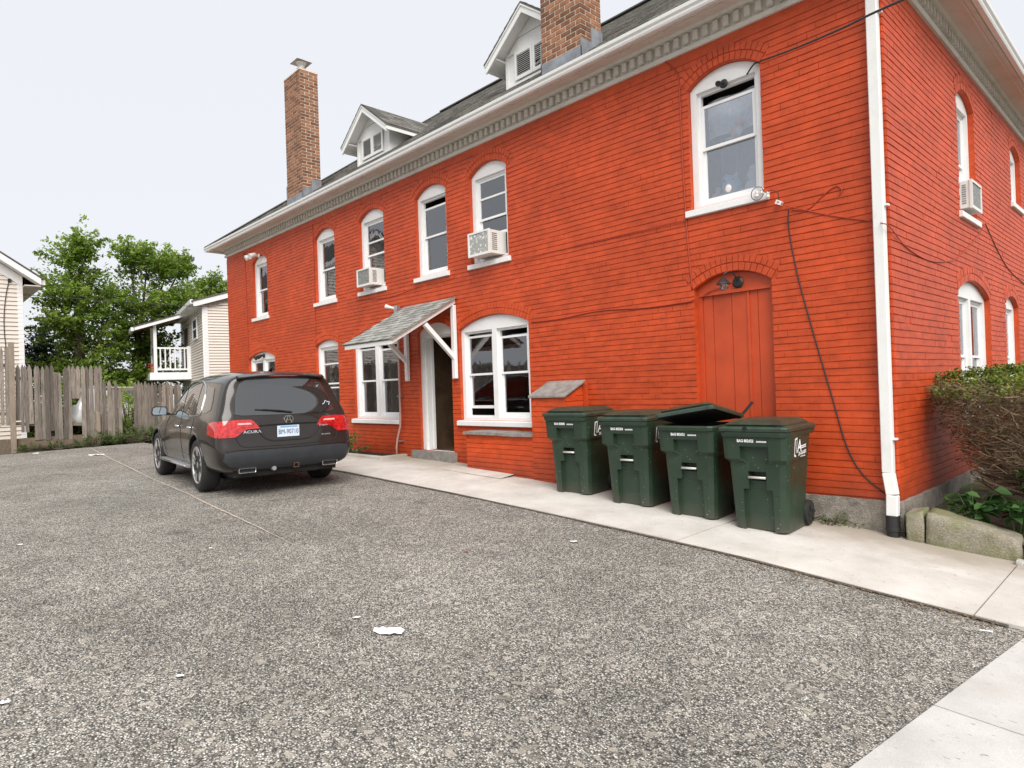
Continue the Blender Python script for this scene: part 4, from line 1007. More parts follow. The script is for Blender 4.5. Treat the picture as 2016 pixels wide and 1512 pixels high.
# ---- wheelie bins -------------------------------------------------------------
def mat_bin():
    k = NT('green_bin_plastic'); P = k.obj()
    c = k.ramp(k.noise(P, 3.0, 5, .6), [(.3, (.013, .030, .016)), (.7, (.024, .048, .027))])
    sc = k.ramp(k.noise(P, 26, 6, .75, (1, 1, .35)), [(.63, 0), (.74, .5)]); c = k.mix(sc, c, (.05, .065, .048))
    sp = k.ramp(k.noise(P, 55, 2, .4), [(.745, 0), (.76, .9)]); c = k.mix(sp, c, (.52, .50, .44))
    sep = k.n('ShaderNodeSeparateXYZ'); k.l(P, sep.inputs[0])
    zz = k.math('ADD', sep.outputs[2], k.math('MULTIPLY', k.noise(P, 6, 4), .25)); du = k.ramp(zz, [(.10, .6), (.30, 0)]); c = k.mix(du, c, (.085, .075, .06))
    k.col(c); k.set(Roughness=k.ramp(k.noise(P, 9, 4), [(.3, .34), (.7, .55)])); k.bump(k.noise(P, 160, 3), .10, .002); return k.m
M['bin'] = mat_bin(); M['binink'] = plain('white_bin_print', (.80, .80, .80), .6, var=.15, nscale=60)
M['tyre'] = plain('black_rubber', (.018, .018, .018), .7, var=.2, nscale=20, bump=.2)
M['binin'] = plain('bin_interior', (.006, .008, .006), .8, var=0)
def bin_body():
    """local frame: x across, -y is the front, z up"""
    mb = MB()
    def half_w(z): return .272+.048*z/1.0
    def front(z): return -.295-.060*z/1.0
    def back(z): return .25+.105*max(0, (z-.25))/.75
    levels = [(0, 0), (.012, 0), (.42, 0), (.425, 1), (.505, 1), (.51, 2), (.60, 2), (.605, 3), (.69, 3), (.735, 4), (.86, 4), (.865, 5), (.985, 5), (1.0, 5)]
    # zone states: 0 leg channel; 1 wider block around bar; 2 niche; 3 plain; 4 shoulders with notch; 5 full upper band
    rows = []
    for z, st in levels:
        w = half_w(z); f = front(z); b = back(z); r = .07
        sh = .055 if st in (4, 5) else 0
        lo = -.012 if z < .01 else 0
        cen = {0: .055, 1: .050, 2: .12, 3: 0, 4: 0, 5: -sh}[st]
        cw = {0: .145, 1: .085, 2: .085, 3: .085, 4: .14, 5: .14}[st]
        ww = w+sh*.55; ff = f-sh
        pts = [(-ww, f+.20), (-ww, ff+r*1.0), (-ww+r*.3, ff+r*.3), (-ww+r, ff), (-cw-.006, ff), (-cw, ff+.004 if cen+sh < .001 else f+cen), (-cw*.5, f+cen), (cw*.5, f+cen), (cw, ff+.004 if cen+sh < .001 else f+cen), (cw+.006, ff), (ww-r, ff), (ww-r*.3, ff+r*.3), (ww, ff+r), (ww, f+.20), (w+sh*.3, b-.20), (w, b-.05), (w-.05, b), (-w+.05, b), (-w, b-.05), (-w-sh*.3, b-.20)]
        rows.append([(x, y, z) for x, y in pts])
    n = len(rows[0]); 
    for rrow in rows: mb.v += rrow
    for i in range(len(rows)-1):
        for j in range(n): mb.f.append([i*n+j, i*n+(j+1) % n, (i+1)*n+(j+1) % n, (i+1)*n+j]); mb.mi.append(0); mb.t.append(1)
    mb.f.append(list(range(n))[::-1]); mb.mi.append(0); mb.t.append(1)
    # rim
    w, f, b = .345, -.43, .36
    def ringz(ins, z): return [(-w+ins+.07, f+ins, z), (w-ins-.07, f+ins, z), (w-ins-.02, f+ins+.02, z), (w-ins, f+ins+.07, z), (w-ins, b-ins, z), (-w+ins, b-ins, z), (-w+ins, f+ins+.07, z), (-w+ins+.02, f+ins+.02, z)]
    R = [ringz(.035, .955), ringz(.0, .965), ringz(-.006, 1.0), ringz(.0, 1.018), ringz(.035, 1.018), ringz(.06, .95), ringz(.115, .76), ringz(.30, .75)]
    base = len(mb.v)
    for q in R: mb.v += q
    for i in range(len(R)-1):
        for j in range(8): mb.f.append([base+i*8+j, base+i*8+(j+1) % 8, base+(i+1)*8+(j+1) % 8, base+(i+1)*8+j]); mb.mi.append(1 if i >= 4 else 0); mb.t.append(1)
    return mb
def lid_mesh():
    mb = MB(); w, f, b = .36, -.445, .36
    # hinge at y=b, z=0 ; lid extends to the front
    def rg(ins, z, fi=None, bi=None):
        fi = ins if fi is None else fi; bi = ins if bi is None else bi; c = .06
        return [(-w+ins+c, f+fi, z), (w-ins-c, f+fi, z), (w-ins-.015, f+fi+.018, z), (w-ins, f+fi+c, z), (w-ins, b-bi, z), (-w+ins, b-bi, z), (-w+ins, f+fi+c, z), (-w+ins+.015, f+fi+.018, z)]
    R = [rg(.012, -.028), rg(.0, -.032), rg(-.004, .0), rg(.004, .014), rg(.03, .020, .035, .03), rg(.045, .024, .050, .04)]
    base = 0
    for q in R: mb.v += q
    for i in range(len(R)-1):
        for j in range(8): mb.f.append([i*8+j, i*8+(j+1) % 8, (i+1)*8+(j+1) % 8, (i+1)*8+j]); mb.mi.append(0); mb.t.append(1)
    mb.f.append([(len(R)-1)*8+j for j in range(8)]); mb.mi.append(0); mb.t.append(1)
    mb.f.append(list(range(8))[::-1]); mb.mi.append(1); mb.t.append(1)
    # raised trapezoid panel with an overhanging front lip
    P = [rg(.055, .024, .045, .06), rg(.055, .040, .03, .06), rg(.13, .085, .135, .10)]
    base = len(mb.v)
    for q in P: mb.v += q
    for i in range(2):
        for j in range(8): mb.f.append([base+i*8+j, base+i*8+(j+1) % 8, base+(i+1)*8+(j+1) % 8, base+(i+1)*8+j]); mb.mi.append(0); mb.t.append(1)
    mb.f.append([base+16+j for j in range(8)]); mb.mi.append(0); mb.t.append(1)
    return mb
M['binlid'] = plain('skylit_bin_lid', (.030, .052, .034), .38, var=.35, nscale=9, bump=.08, bscale=120, spec=.6)  # bin green made lighter, painting the sky's light onto the lids
BODY = bin_body().mesh('body', [M['bin'], M['binin']]); LID = lid_mesh().mesh('lid', [M['binlid'], M['binin']])
M['binbar'] = plain('pale_metal_bar', (.58, .57, .54), .4, .3, .15)
BARM = MB().tube([(-.088, -.333, .545), (.088, -.333, .545)], .013, 8).mesh('grab_bar', M['binbar'], smooth=True)
HANDM = MB().tube([(-.27, .345, .97), (-.27, .43, .985), (-.24, .45, .985), (.24, .45, .985), (.27, .43, .985), (.27, .345, .97)], .014, 8).mesh('handle', M['bin'], smooth=True)
wm = MB(); wm.lathe([(.02, -.03), (.105, -.03), (.128, -.022), (.13, 0), (.128, .022), (.105, .03), (.02, .03)], (0, 0, 0), 20, 'x')
for k_ in range(6):
    a_ = k_*pi/3
    for sx_ in (-1, 1): wm.obox((sx_*.034, .062*cos(a_), .062*sin(a_)), .012, .075, .026, Matrix.Rotation(a_, 3, 'X'))
WHM = wm.mesh('wheel', M['tyre'])
AXM = MB().tube([(-.29, .28, .13), (.29, .28, .13)], .012, 6).mesh('axle', M['greymetal'])
# side print: slanted frame, big A, bars, phone number
def side_print(parent):
    S = MB()
    SX = lambda z: .272+.048*z+.0303+.0025
    def q4(pts): S.add([(SX(z), u, z) for u, z in pts], [tuple(range(len(pts)))])
    q4([(-.235, .765), (-.185, .755), (-.185, .775), (-.22, .782)]); q4([(-.235, .765), (-.22, .782), (-.20, .935), (-.22, .94)]); q4([(-.22, .94), (-.20, .925), (-.15, .935), (-.15, .95)]); q4([(-.165, .935), (-.15, .95), (-.17, .80), (-.18, .79)])
    q4([(-.05, .845), (.10, .856), (.10, .868), (-.05, .858)]); q4([(-.04, .828), (.10, .838), (.10, .849), (-.04, .839)])
    for i in range(11): q4([(-.06+i*.013, .745), (-.06+i*.013+.010, .746), (-.06+i*.013+.010, .756), (-.06+i*.013, .755)])
    S.build('logo', M['binink'], parent, fix=False)
    for body, size, u, z, sx in (('A', .165, -.10, .855, 1.05), ('203-426-8870', .050, -.01, .785, .80)):
        me = text_mesh(body, size, M['binink'], 0, 'lettering', sx, .15 if body == 'A' else .05, .004 if body == 'A' else .0015)
        o = link('lettering', me, parent); o.matrix_world = frame_mat((SX(z)+.001, u, z), (0, 1, 0.05), (.048, 0, 1))
def make_bin(x, y, rz, code, label, lid_open=0.0, lid_twist=0.0, logo=True, notch=False):
    # built at the origin, then moved: all parts are in the thing's own frame
    t = thing('trash_bin', label, 'trash bin', (0, 0, 0), 0, 'green wheeled trash bins by the red door')
    b = link('body', BODY, t); bev(b, .004, 2, 28)
    l = link('lid', LID, t); bev(l, .004, 2, 25)
    l.location = (0, 0, 1.05)
    if lid_open:
        piv = Vector((0, .36, 1.03)); l.matrix_basis = Matrix.Translation(piv) @ Matrix.Rotation(-lid_open, 4, 'X') @ Matrix.Rotation(lid_twist, 4, 'Y') @ Matrix.Translation(Vector((0, -.36, .015)))
    if notch:
        q = MB(); q.lathe([(.002, -.012), (.022, -.012), (.022, .004), (.002, .004)], (-.06, -.452, 1.052), 12, 'y'); q.build('lid_hole', M['binin'], t)
    link('grab_bar', BARM, t); link('handle', HANDM, t); link('axle', AXM, t)
    for s in (-1, 1): wq = link('wheel', WHM, t); wq.location = (s*.285, .28, .13)
    me = text_mesh(code, .040, M['binink'], 0, 'lettering', .82, 0, .002); o = link('lettering', me, t); o.matrix_world = frame_mat((-.08, -.4078, .922), (1, 0, 0), (0, -.06, 1))
    q = MB()
    for i_ in range(9): q.add([(.035+i_*.0115+dx_, -.4078-.06*(zz_-.922), zz_) for dx_, zz_ in ((0, .909), (.0085, .909), (.0085, .925), (0, .925))], [(0, 1, 2, 3)])
    q.build('lettering', M['binink'], t, fix=False)
    if logo: side_print(t)
    t.location = (x, y, gz(x, y)+.022); t.rotation_euler = (0, 0, rz)
    return t
make_bin(-5.80, 6.80, radians(6), 'BAG 802085', 'green wheeled trash bin nearest the brick pier, lid shut')
make_bin(-4.82, 6.75, radians(5), 'BAG 802204', 'green wheeled trash bin second from the brick pier, lid shut, next to the propped lid')
make_bin(-3.96, 6.72, radians(5), 'BAG 802421', 'green wheeled trash bin with its lid propped open', radians(10), radians(-9), logo=False)
make_bin(-3.16, 6.70, radians(4), 'BAG 802422', 'green wheeled trash bin nearest the downspout with white company print on its side', notch=True)
a = Vector(at(1458, 820, 1, 7.12)); b = Vector(at(1482, 791, 1, 7.16))
st = MB(); st.bar(a+(a-b)*.5, b, .022, .03); tag(st.build('stick', M['black']), 'dark stick poking up behind the propped bin lid', 'stick')
# ---- window well with kerb and weeds by the conduit
wl = thing('window_well', 'dark basement window well with concrete kerb below the left double window', 'window well', (-12.0, 7.0, gz(-12, 7)))
x0, x1, y0, y1 = -12.75, -10.75, 6.72, WY-.01; zt = gz(-11.7, 7)+.07
q = MB(); q.box(x0, x1, y0, y0+.12, zt-.25, zt).box(x0, x0+.12, y0+.12, y1, zt-.25, zt).box(x1-.12, x1, y0+.12, y1, zt-.25, zt); q.build('kerb', M['concrete'], wl, bevel=.01)
q = MB(); q.box(x0+.12, x1-.12, y0+.12, y1, zt-.3, zt-.035); q.build('shaft', M['dark'], wl)
# ================================================================== fences, neighbours, plants, litter
# ---- picket fence across the back of the lot (plane x = -22.5)
FX = -22.5
def picket_mesh(w, h, style, t=.022, tintv=1.0, r_=random):
    mb = MB(); mb.ct = tintv
    a = w/2
    if style == 0: top = [(-a, h-.13), (-a*.55, h-.05), (-a*.12, h), (a*.12, h), (a*.55, h-.05), (a, h-.13)]
    elif style == 1: top = [(-a, h), (a, h-.015)]
    else: top = [(-a, h-.02), (-a*.2, h-.06), (a*.3, h), (a, h-.10)]
    n = 5; prof = [(-a+r_.uniform(-.003, .003), 0)] + top + [(a+r_.uniform(-.003, .003), 0)]
    mb.prism(prof, lambda y, z: (0, y, z), lambda y, z: (-t, y, z)); return mb.mesh('picket', M['fence'], tint=True)
fr = random.Random(11)
def ypx(px): return at(px, 800, 0, FX).y
def zpx(px, py): return at(px, py, 0, FX).z
def fence(label, items, rails, posts):
    t = thing('picket_fence', label, 'fence', (FX, ypx(items[0][0]), gz(FX, 3)), 0, 'weathered picket fences')
    for (px0, px1, top, bot, st) in items:
        y0, y1 = ypx(px0), ypx(px1); zb = zpx((px0+px1)/2, bot); zt = zpx((px0+px1)/2, top)
        me = picket_mesh(max(.05, y1-y0-.002), zt-zb, st, .02, fr.choice((.55, .7, .85, 1.0, 1.1, 1.25)), fr)
        o = bpy.data.objects.new('picket', me); COL.objects.link(o); o.parent = t; o.matrix_parent_inverse = wmat(t).inverted()
        o.location = (FX+fr.uniform(-.01, .012), (y0+y1)/2, zb); o.rotation_euler = (fr.uniform(-.012, .012), fr.uniform(-.02, .02), fr.uniform(-.05, .05))
    for (px0, px1, py) in rails:
        q = MB(); q.ct = .8; q.bar((FX-.06, ypx(px0), zpx(px0, py)), (FX-.06, ypx(px1), zpx(px1, py)), .04, .085); q.build('rail', M['post'], t, tint=True)
    for (px, w, top, bot, xo) in posts:
        q = MB(); q.ct = fr.choice((.9, 1.05)); y = ypx(px); q.box(FX+xo-.05, FX+xo+.04, y-w/2, y+w/2, min(zpx(px, bot), gz(FX, y)), zpx(px, top)); q.build('post', M['post'], t, tint=True, bevel=.008)
s_ = 240/1512
I = [(-16, -8, 688, 842, 0), (-8, 0, 686, 842, 0), (1, 9, 684, 838, 0), (10.5, 19.5, 684, 838, 1)]
tf = None
fence('tall weathered fence section at the left edge of the lot', I, [(-18, 22, 720), (-18, 22, 815)], [(24.5, .125, 674, 893, .06)])
tf = [o for o in COL.objects if o.name.startswith('picket_fence')][-1]; yy = ypx(-18)
pm = [picket_mesh(.10, 2.15+.04*k_, 0, .02, (.5, .7, .9, 1.1)[k_], fr) for k_ in range(4)]
while yy > -9:                              # the same section runs on out of the picture
    o = bpy.data.objects.new('picket', pm[fr.randrange(4)]); COL.objects.link(o); o.parent = tf; o.matrix_parent_inverse = wmat(tf).inverted(); o.location = (FX+fr.uniform(-.01, .01), yy, .62); yy -= .104
I = []; x = 195
while x < 1175:
    w = fr.choice((46, 52, 56, 58, 60)); p0, p1 = x*s_, (x+w)*s_
    top = 660+(365+fr.uniform(-10, 18)+(x-195)*.01)*s_; bot = 660+(1060 if x < 250 else 1205 if x < 310 else 1100 if x < 360 else fr.uniform(1296, 1312) - (x-360)*.03)*s_; st = 0
    if 655 < x < 735: top = 660+(455+fr.random()*12)*s_; st = 1
    if 895 < x < 950: bot = 660+785*s_
    if 590 < x < 650: bot = 660+1185*s_
    I.append((p0, p1, top, bot, st)); x += w+fr.choice((0, 1, 2, 3, 7))
I.append((1178*s_, 1222*s_, 660+470*s_, 660+1000*s_, 1)); I.append((1226*s_, 1272*s_, 660+372*s_, 660+1270*s_, 0))
fence('grey weathered picket fence with broken pickets along the back of the lot', I, [(28, 200, 745), (28, 200, 835)], [(192, .10, 812, 882, .05)])
I = []; x = 1276
while x < 1500:
    w = fr.choice((40, 46, 50)); I.append((x*s_, (x+w)*s_, 660+(560+fr.choice((0, 0, 5, 95)))*s_, 660+1260*s_, 0)); x += w+2
x = 263.5
while x < 352:
    w = fr.choice((6.2, 7, 7.6)); I.append((x, x+w, 749+fr.uniform(0, 6), 856, 0)); x += w+fr.choice((0, .3, .5))
fence('lower weathered picket fence with a gap left of the parked car', I, [(203, 352, 766), (203, 240, 845), (262, 352, 838)], [(300, .1, 765, 862, -.12)])
# rotten boards and earth below the fence
bk = thing('retaining_board', 'mossy rotten boards holding the earth under the fence', 'retaining board', (FX, 3.3, .3))
for k_, (z0, z1, off) in enumerate(((.25, .42, .08), (.40, .55, .03), (.54, .66, -.02))):
    q = MB(); q.ct = .9; rough_box(q, FX+off-.04, FX+off, ypx(-30), ypx(190)-.03*k_, z0, z1, .012, .2, k_); q.build('board', M['bank'], bk, tint=True)
tag(sheet('yard_behind_fence', [-60, -40, -30, -26, -23.2, FX-.02], [-14, -4, 0, 2, 4, 6, 8, 20], lambda x, y: .52 if x > -24 else .44, M['soil']), kind='structure')
# ---- left cream house (gable end towards the lot)
def clap_wall(parent, P0, e1, L, z0, z1, exp_, mat, topf=None, nrm=None):
    """clapboards on a vertical face from P0 along e1; topf(s) limits the height"""
    e1 = Vector(e1); n = Vector(nrm); z = z0
    while z < z1-.02:
        zt = min(z+exp_, z1); s0, s1 = 0, L
        if topf:
            r = topf(z+exp_*.5)
            if r is None: break
            s0, s1 = r
        if s1-s0 > .05:
            q = MB(); a = Vector(P0)+e1*s0; b = Vector(P0)+e1*s1
            q.add([(*(a+n*.034).xy, z+.012), (*(b+n*.034).xy, z+.012), (*(b+n*.003).xy, zt), (*(a+n*.003).xy, zt), (*a.xy, z), (*b.xy, z)], [(0, 1, 2, 3), (4, 5, 1, 0)]); q.build('clapboard', mat, parent, fix=False)
        z += exp_
HX = -26.0; yc = 3.17; zE = 5.72; sl_ = .69
lh = thing('cream_house', 'cream clapboard house with white gable trim at the left edge', 'house', (HX, -1, .4))
q = MB(); yl = -5.6; zr = zE+sl_*(yc-yl)/2; q.prism([(yl, .3), (yc, .3), (yc, zE), ((yl+yc)/2, zr), (yl, zE)], lambda y, z: (HX-.012, y, z), lambda y, z: (HX-9, y, z)); q.build('wall', M['cream'], lh)
clap_wall(lh, (HX-.01, yl, 0), (0, 1, 0), yc-yl, .5, zr, .133, M['cream'], lambda z: (0, yc-yl) if z < zE-.1 else (((z-zE+.1)/sl_, (yc-yl)-(z-zE+.1)/sl_) if z < zr-.2 else None), (1, 0, 0))
q = MB(); q.box(HX-.05, HX+.02, yc-.13, yc+.012, .4, zE-.05).box(HX-.15, HX-.02, yc-.01, yc+.02, .4, zE); q.build('corner_board', M['vinyl'], lh)
ym = (yl+yc)/2
for s in (1, -1):
    f = lambda y, z: (ym+s*(y-ym), z)
    pr_ = [(ym, zr), (yc+.45, zE-.45*sl_), (yc+.45, zE-.45*sl_+.20), (ym, zr+.22)]
    q = MB(); q.prism([f(*p) for p in pr_], lambda y, z: (HX+.42, y, z), lambda y, z: (HX+.45, y, z)); q.build('rake_board', M['vinyl'], lh)
    q = MB(); q.prism([f(ym, zr+.0), f(yc+.44, zE-.44*sl_), f(yc+.44, zE-.44*sl_+.03), f(ym, zr+.03)], lambda y, z: (HX-.0, y, z), lambda y, z: (HX+.418, y, z)); q.build('soffit', M['gutter'], lh)
    q = MB(); q.prism([f(ym, zr-.34), f(yc-.0, zE-.34), f(yc-.0, zE-.02), f(ym, zr-.02)], lambda y, z: (HX+.01, y, z), lambda y, z: (HX+.035, y, z)); q.build('frieze_board', M['vinyl'], lh)
    q = MB(); q.ct = .8; q.prism([f(ym, zr+.222), f(yc+.52, zE-.52*sl_+.222), f(yc+.52, zE-.52*sl_+.26), f(ym, zr+.26)], lambda y, z: (HX+.48, y, z), lambda y, z: (HX-9.2, y, z)); q.build('roof', M['shingle'], lh, tint=True)
q = MB(); q.box(HX-9, HX+.40, yc+.02, yc+.44, zE-.36, zE-.33); q.build('eave_soffit', M['soffit'], lh)
q = MB(); q.box(HX-9, HX+.40, yc+.455, yc+.56, zE-.30, zE-.14); q.build('gutter', M['gutter'], lh)
q = MB(); q.box(HX+.01, HX+.07, at(18, 550, 0, HX).y-.04, at(18, 550, 0, HX).y+.04, at(18, 555, 0, HX).z, at(18, 549, 0, HX).z); q.build('cable_anchor', M['black'], lh)
cable('cable', [at(18, 552, 0, HX+.03), at(12, 580, 0, HX+.03), at(8, 620, 0, HX+.03), at(9, 660, 0, HX+.03), at(14, 700, 0, HX+.03)], .012, M['wire'], 'cable hanging down the clapboards of the left cream house')
# ---- right cream house with the covered porch
e1 = Vector((.185, .983, 0)).normalized(); e2 = Vector((-.983, .185, 0)).normalized()
def vplane(px, py, P, n):
    d = ray(px, py); t = (Vector(P)-CAMP).dot(n)/d.dot(n); return CAMP+d*t
K = at(401, 660, 0, -26.0); K.z = 0
ch_ = thing('cream_house', 'cream clapboard house with covered porch beyond the fence', 'house', (K.x, K.y, .4))
def LP(s, t, z): p = K+e1*s+e2*t; return (p.x, p.y, z)
t0 = None
Hs = lambda px, py: (lambda p: ((p-K).dot(e2), p.z))(vplane(px, py, K, e1))      # on the side wall
Hf = lambda px, py: (lambda p: ((p-K).dot(e1), p.z))(vplane(px, py, K, e2))      # on the front wall
zc = Hf(401, 600)[1]; zc2 = Hf(450, 587)[1]; s2 = Hf(450, 587)[0]; rs = (zc2-zc)/s2
q = MB(); q.prism([(0, .3), (5, .3), (5, zc+rs*5), (0, zc)], lambda s, z: LP(s, .012, z), lambda s, z: LP(s, 7, z)); q.build('wall', M['cream'], ch_)
clap_wall(ch_, LP(0, .0, 0), e1, 5, .5, zc+rs*5, .108, M['cream'], lambda z: (0, 5) if z < zc-.08 else ((z-zc+.12)/max(rs, .02), 5) if (z-zc)/max(rs, .02) < 4.6 else None, -e2)
clap_wall(ch_, LP(-.0, 0, 0), e2, 7, .5, zc, .108, M['cream'], None, -e1)
q = MB(); q.prism([(-.03, 0), (.16, 0), (.16, -.03), (.0, -.03), (0, .15), (-.03, .15)], lambda s, t: LP(s, t, .4), lambda s, t: LP(s, t, zc-.02)); q.build('corner_board', M['vinyl'], ch_)
q = MB(); q.prism([(-.35, zc-.35*rs), (5, zc+5*rs), (5, zc+5*rs+.2), (-.35, zc-.35*rs+.2)], lambda s, z: LP(s, -.22, z), lambda s, z: LP(s, -.19, z)); q.build('rake_board', M['vinyl'], ch_)
q = MB(); q.ct = .8; q.prism([(-.42, zc-.42*rs+.205), (5, zc+5*rs+.205), (5, zc+5*rs+.25), (-.42, zc-.42*rs+.25)], lambda s, z: LP(s, -.25, z), lambda s, z: LP(s, 7.2, z)); q.build('roof', M['shingle'], ch_, tint=True)
q = MB(); q.prism([(-.36, zc-.02), (.0, zc-.02), (0, zc+.01), (-.36, zc+.01)], lambda s, z: LP(s, -.19, z), lambda s, z: LP(s, 7, z)); q.build('soffit', M['gutter'], ch_)
q = MB(); q.prism([(-.46, zc+.0), (-.36, zc+.0), (-.36, zc+.16), (-.46, zc+.16)], lambda s, z: LP(s, -.2, z), lambda s, z: LP(s, 7, z)); q.build('gutter', M['gutter'], ch_)
# small side window
a = Hs(381.5, 622); b = Hs(391.5, 668); t_a, t_b = sorted((a[0], b[0])); zt_, zb_ = Hs(391, 622)[1]-.02, Hs(386, 670)[1]
fmC = lambda u, d, z: LP(-.03+d-.03, u, z)
q = MB(); ring(q, fmC, t_a, t_b, zb_, zt_, .07, -.02, .03); wq = q.build('window', M['vinyl'], ch_)
q = MB(); q.plate(rect(t_a+.07, t_b-.07, zb_+.07, zt_-.07), [], fmC, .010, .014); q.build('pane', M['carglass'] if 'carglass' in M else M['dark'], wq)
q = MB(); q.plate(rect(t_a+.06, t_b-.06, (zb_+zt_)/2-.03, (zb_+zt_)/2+.03), [], fmC, -.012, .02); q.build('meeting_rail', M['vinyl'], wq)
# porch
TP = Hs(378, 735)[0]                       # distance of the porch front behind the corner
PO = K+e2*TP
Hp = lambda px, py: (lambda p: ((p-PO).dot(e1), p.z))(vplane(px, py, PO, e2))
dR, dz = Hp(378, 735); dL = Hp(296, 737)[0]; dz = (dz+Hp(296, 737)[1])/2
PL = 3.4
porch = MB(); porch.prism([(dL, dz-.02), (0.0, dz-.02), (0.0, dz+.06), (dL, dz+.06)], lambda s, z: LP(s, TP, z), lambda s, z: LP(s, TP+PL, z))
porch = porch.build('porch', M['vinyl'], ch_)
q = MB(); q.prism([(dL-.02, dz-.24), (0.0, dz-.24), (0, dz-.022), (dL-.02, dz-.022)], lambda s, z: LP(s, TP-.02, z), lambda s, z: LP(s, TP+PL, z)); q.build('deck_fascia', M['vinyl'], porch)
rzR = Hp(382, 615)[1]; rL, rzL = Hp(264, 645); rsl = (rzR-rzL)/(0-rL)
q = MB(); q.prism([(rL, rzL-.13), (0, rzR-.13), (0, rzR), (rL, rzL)], lambda s, z: LP(s, TP-.22, z), lambda s, z: LP(s, TP-.19, z)); q.build('roof_fascia', M['vinyl'], porch)
M['brownceil'] = plain('brown_porch_ceiling', (.20, .095, .045), .6, var=.3, nscale=5)
q = MB(); q.prism([(rL+.02, rzL-.08), (0, rzR-.08), (0, rzR-.06), (rL+.02, rzL-.06)], lambda s, z: LP(s, TP-.188, z), lambda s, z: LP(s, TP+PL, z)); q.build('ceiling', M['brownceil'], porch)
q = MB(); q.ct = .7; q.prism([(rL-.05, rzL+.0), (0, rzR+.01), (0, rzR+.04), (rL-.05, rzL+.03)], lambda s, z: LP(s, TP-.25, z), lambda s, z: LP(s, TP+PL+.1, z)); q.build('porch_roof', M['shingle'], porch, tint=True)
q = MB(); q.prism([(rL-.13, rzL-.15), (rL-.02, rzL-.15), (rL-.02, rzL-.01), (rL-.13, rzL-.01)], lambda s, z: LP(s, TP-.22, z), lambda s, z: LP(s, TP+PL, z)); q.build('gutter', M['gutter'], porch)
q = MB(); q.tube([LP(rL-.07, TP+PL-.3, rzL-.14), LP(rL-.05, TP+PL-.35, rzL-.28), LP(dL-.15, TP+PL-.5, rzL-.42), LP(dL-.10, TP+PL-.6, rzL-.6), LP(dL-.10, TP+PL-.6, dz+.2), LP(dL-.14, TP+PL-.6, dz-.05), LP(dL-.3, TP+PL-.5, dz-.35), LP(dL-.3, TP+PL-.5, .5)], .05, 8); q.build('downspout', M['gutter'], porch, smooth=True)
pl = Hp(306, 690)[0]; prx = Hp(373, 690)[0]; ztop = rzL+rsl*(pl-rL)-.1; zrail = Hp(340, 685)[1]; zlow = Hp(340, 727)[1]
for t_ in (TP+.05, TP+PL*.45, TP+PL-.1):
    q = MB(); q.prism([(pl-.06, 0), (pl+.06, 0), (pl+.06, .12), (pl-.06, .12)], lambda s, t: LP(s, t_+t, dz+.06), lambda s, t: LP(s, t_+t, ztop)); q.build('post', M['vinyl'], porch)
q = MB(); q.prism([(prx-.09, 0), (prx+.09, 0), (prx+.09, .12), (prx-.09, .12)], lambda s, t: LP(s, TP+.05+t, dz+.06), lambda s, t: LP(s, TP+.05+t, zrail+.08)); q.build('newel', M['vinyl'], porch)
for z_ in (zrail, zlow):
    q = MB(); q.bar(LP(pl, TP+.11, z_), LP(prx, TP+.11, z_), .05, .07); q.build('rail', M['vinyl'], porch)
    q = MB(); q.bar(LP(pl, TP+.11, z_), LP(pl, TP+PL, z_), .05, .07); q.build('rail', M['vinyl'], porch)
for i in range(1, 7):
    s = pl+(prx-pl)*i/7; q = MB(); q.bar(LP(s, TP+.11, zlow), LP(s, TP+.11, zrail), .045, .045, (1, 0, 0)); q.build('baluster', M['vinyl'], porch)
q = MB(); q.prism([(pl-.01, zlow), (pl+.01, zlow), (pl+.01, zrail), (pl-.01, zrail)], lambda s, z: LP(s, TP+.2, z), lambda s, z: LP(s, TP+PL, z)); q.build('side_panel', M['gutter'], porch)
q = MB(); q.prism([(-.06, TP+.9), (-.02, TP+.9), (-.02, TP+1.7), (-.06, TP+1.7)], lambda s, t: LP(s, t, dz+.06), lambda s, t: LP(s, t, dz+2.0)); q.build('porch_door', M['hall'], porch)
fp = thing('flower_pot', 'terracotta flower pot on the corner of the porch deck', 'flower pot', LP(dL+.12, TP+.5, dz+.06))
q = MB(); c = LP(dL+.15, TP+.45, dz+.06); q.lathe([(.07, 0), (.11, .2), (.12, .2), (.12, .23), (.09, .23)], c, 12); q.build('pot', plain('terracotta', (.38, .13, .07), .8), fp)
q = MB()
for i in range(60): q.ct = fr.random(); v = Vector(c)+Vector((fr.gauss(0, .09), fr.gauss(0, .09), .26+fr.random()*.14)); q.obox(v, .05, .03, .004, Matrix.Rotation(fr.random()*6, 3, (fr.random(), fr.random(), .3)))
q.build('flowers', plain('red_flowers', (.5, .09, .06), .7, var=.4, nscale=40), fp)
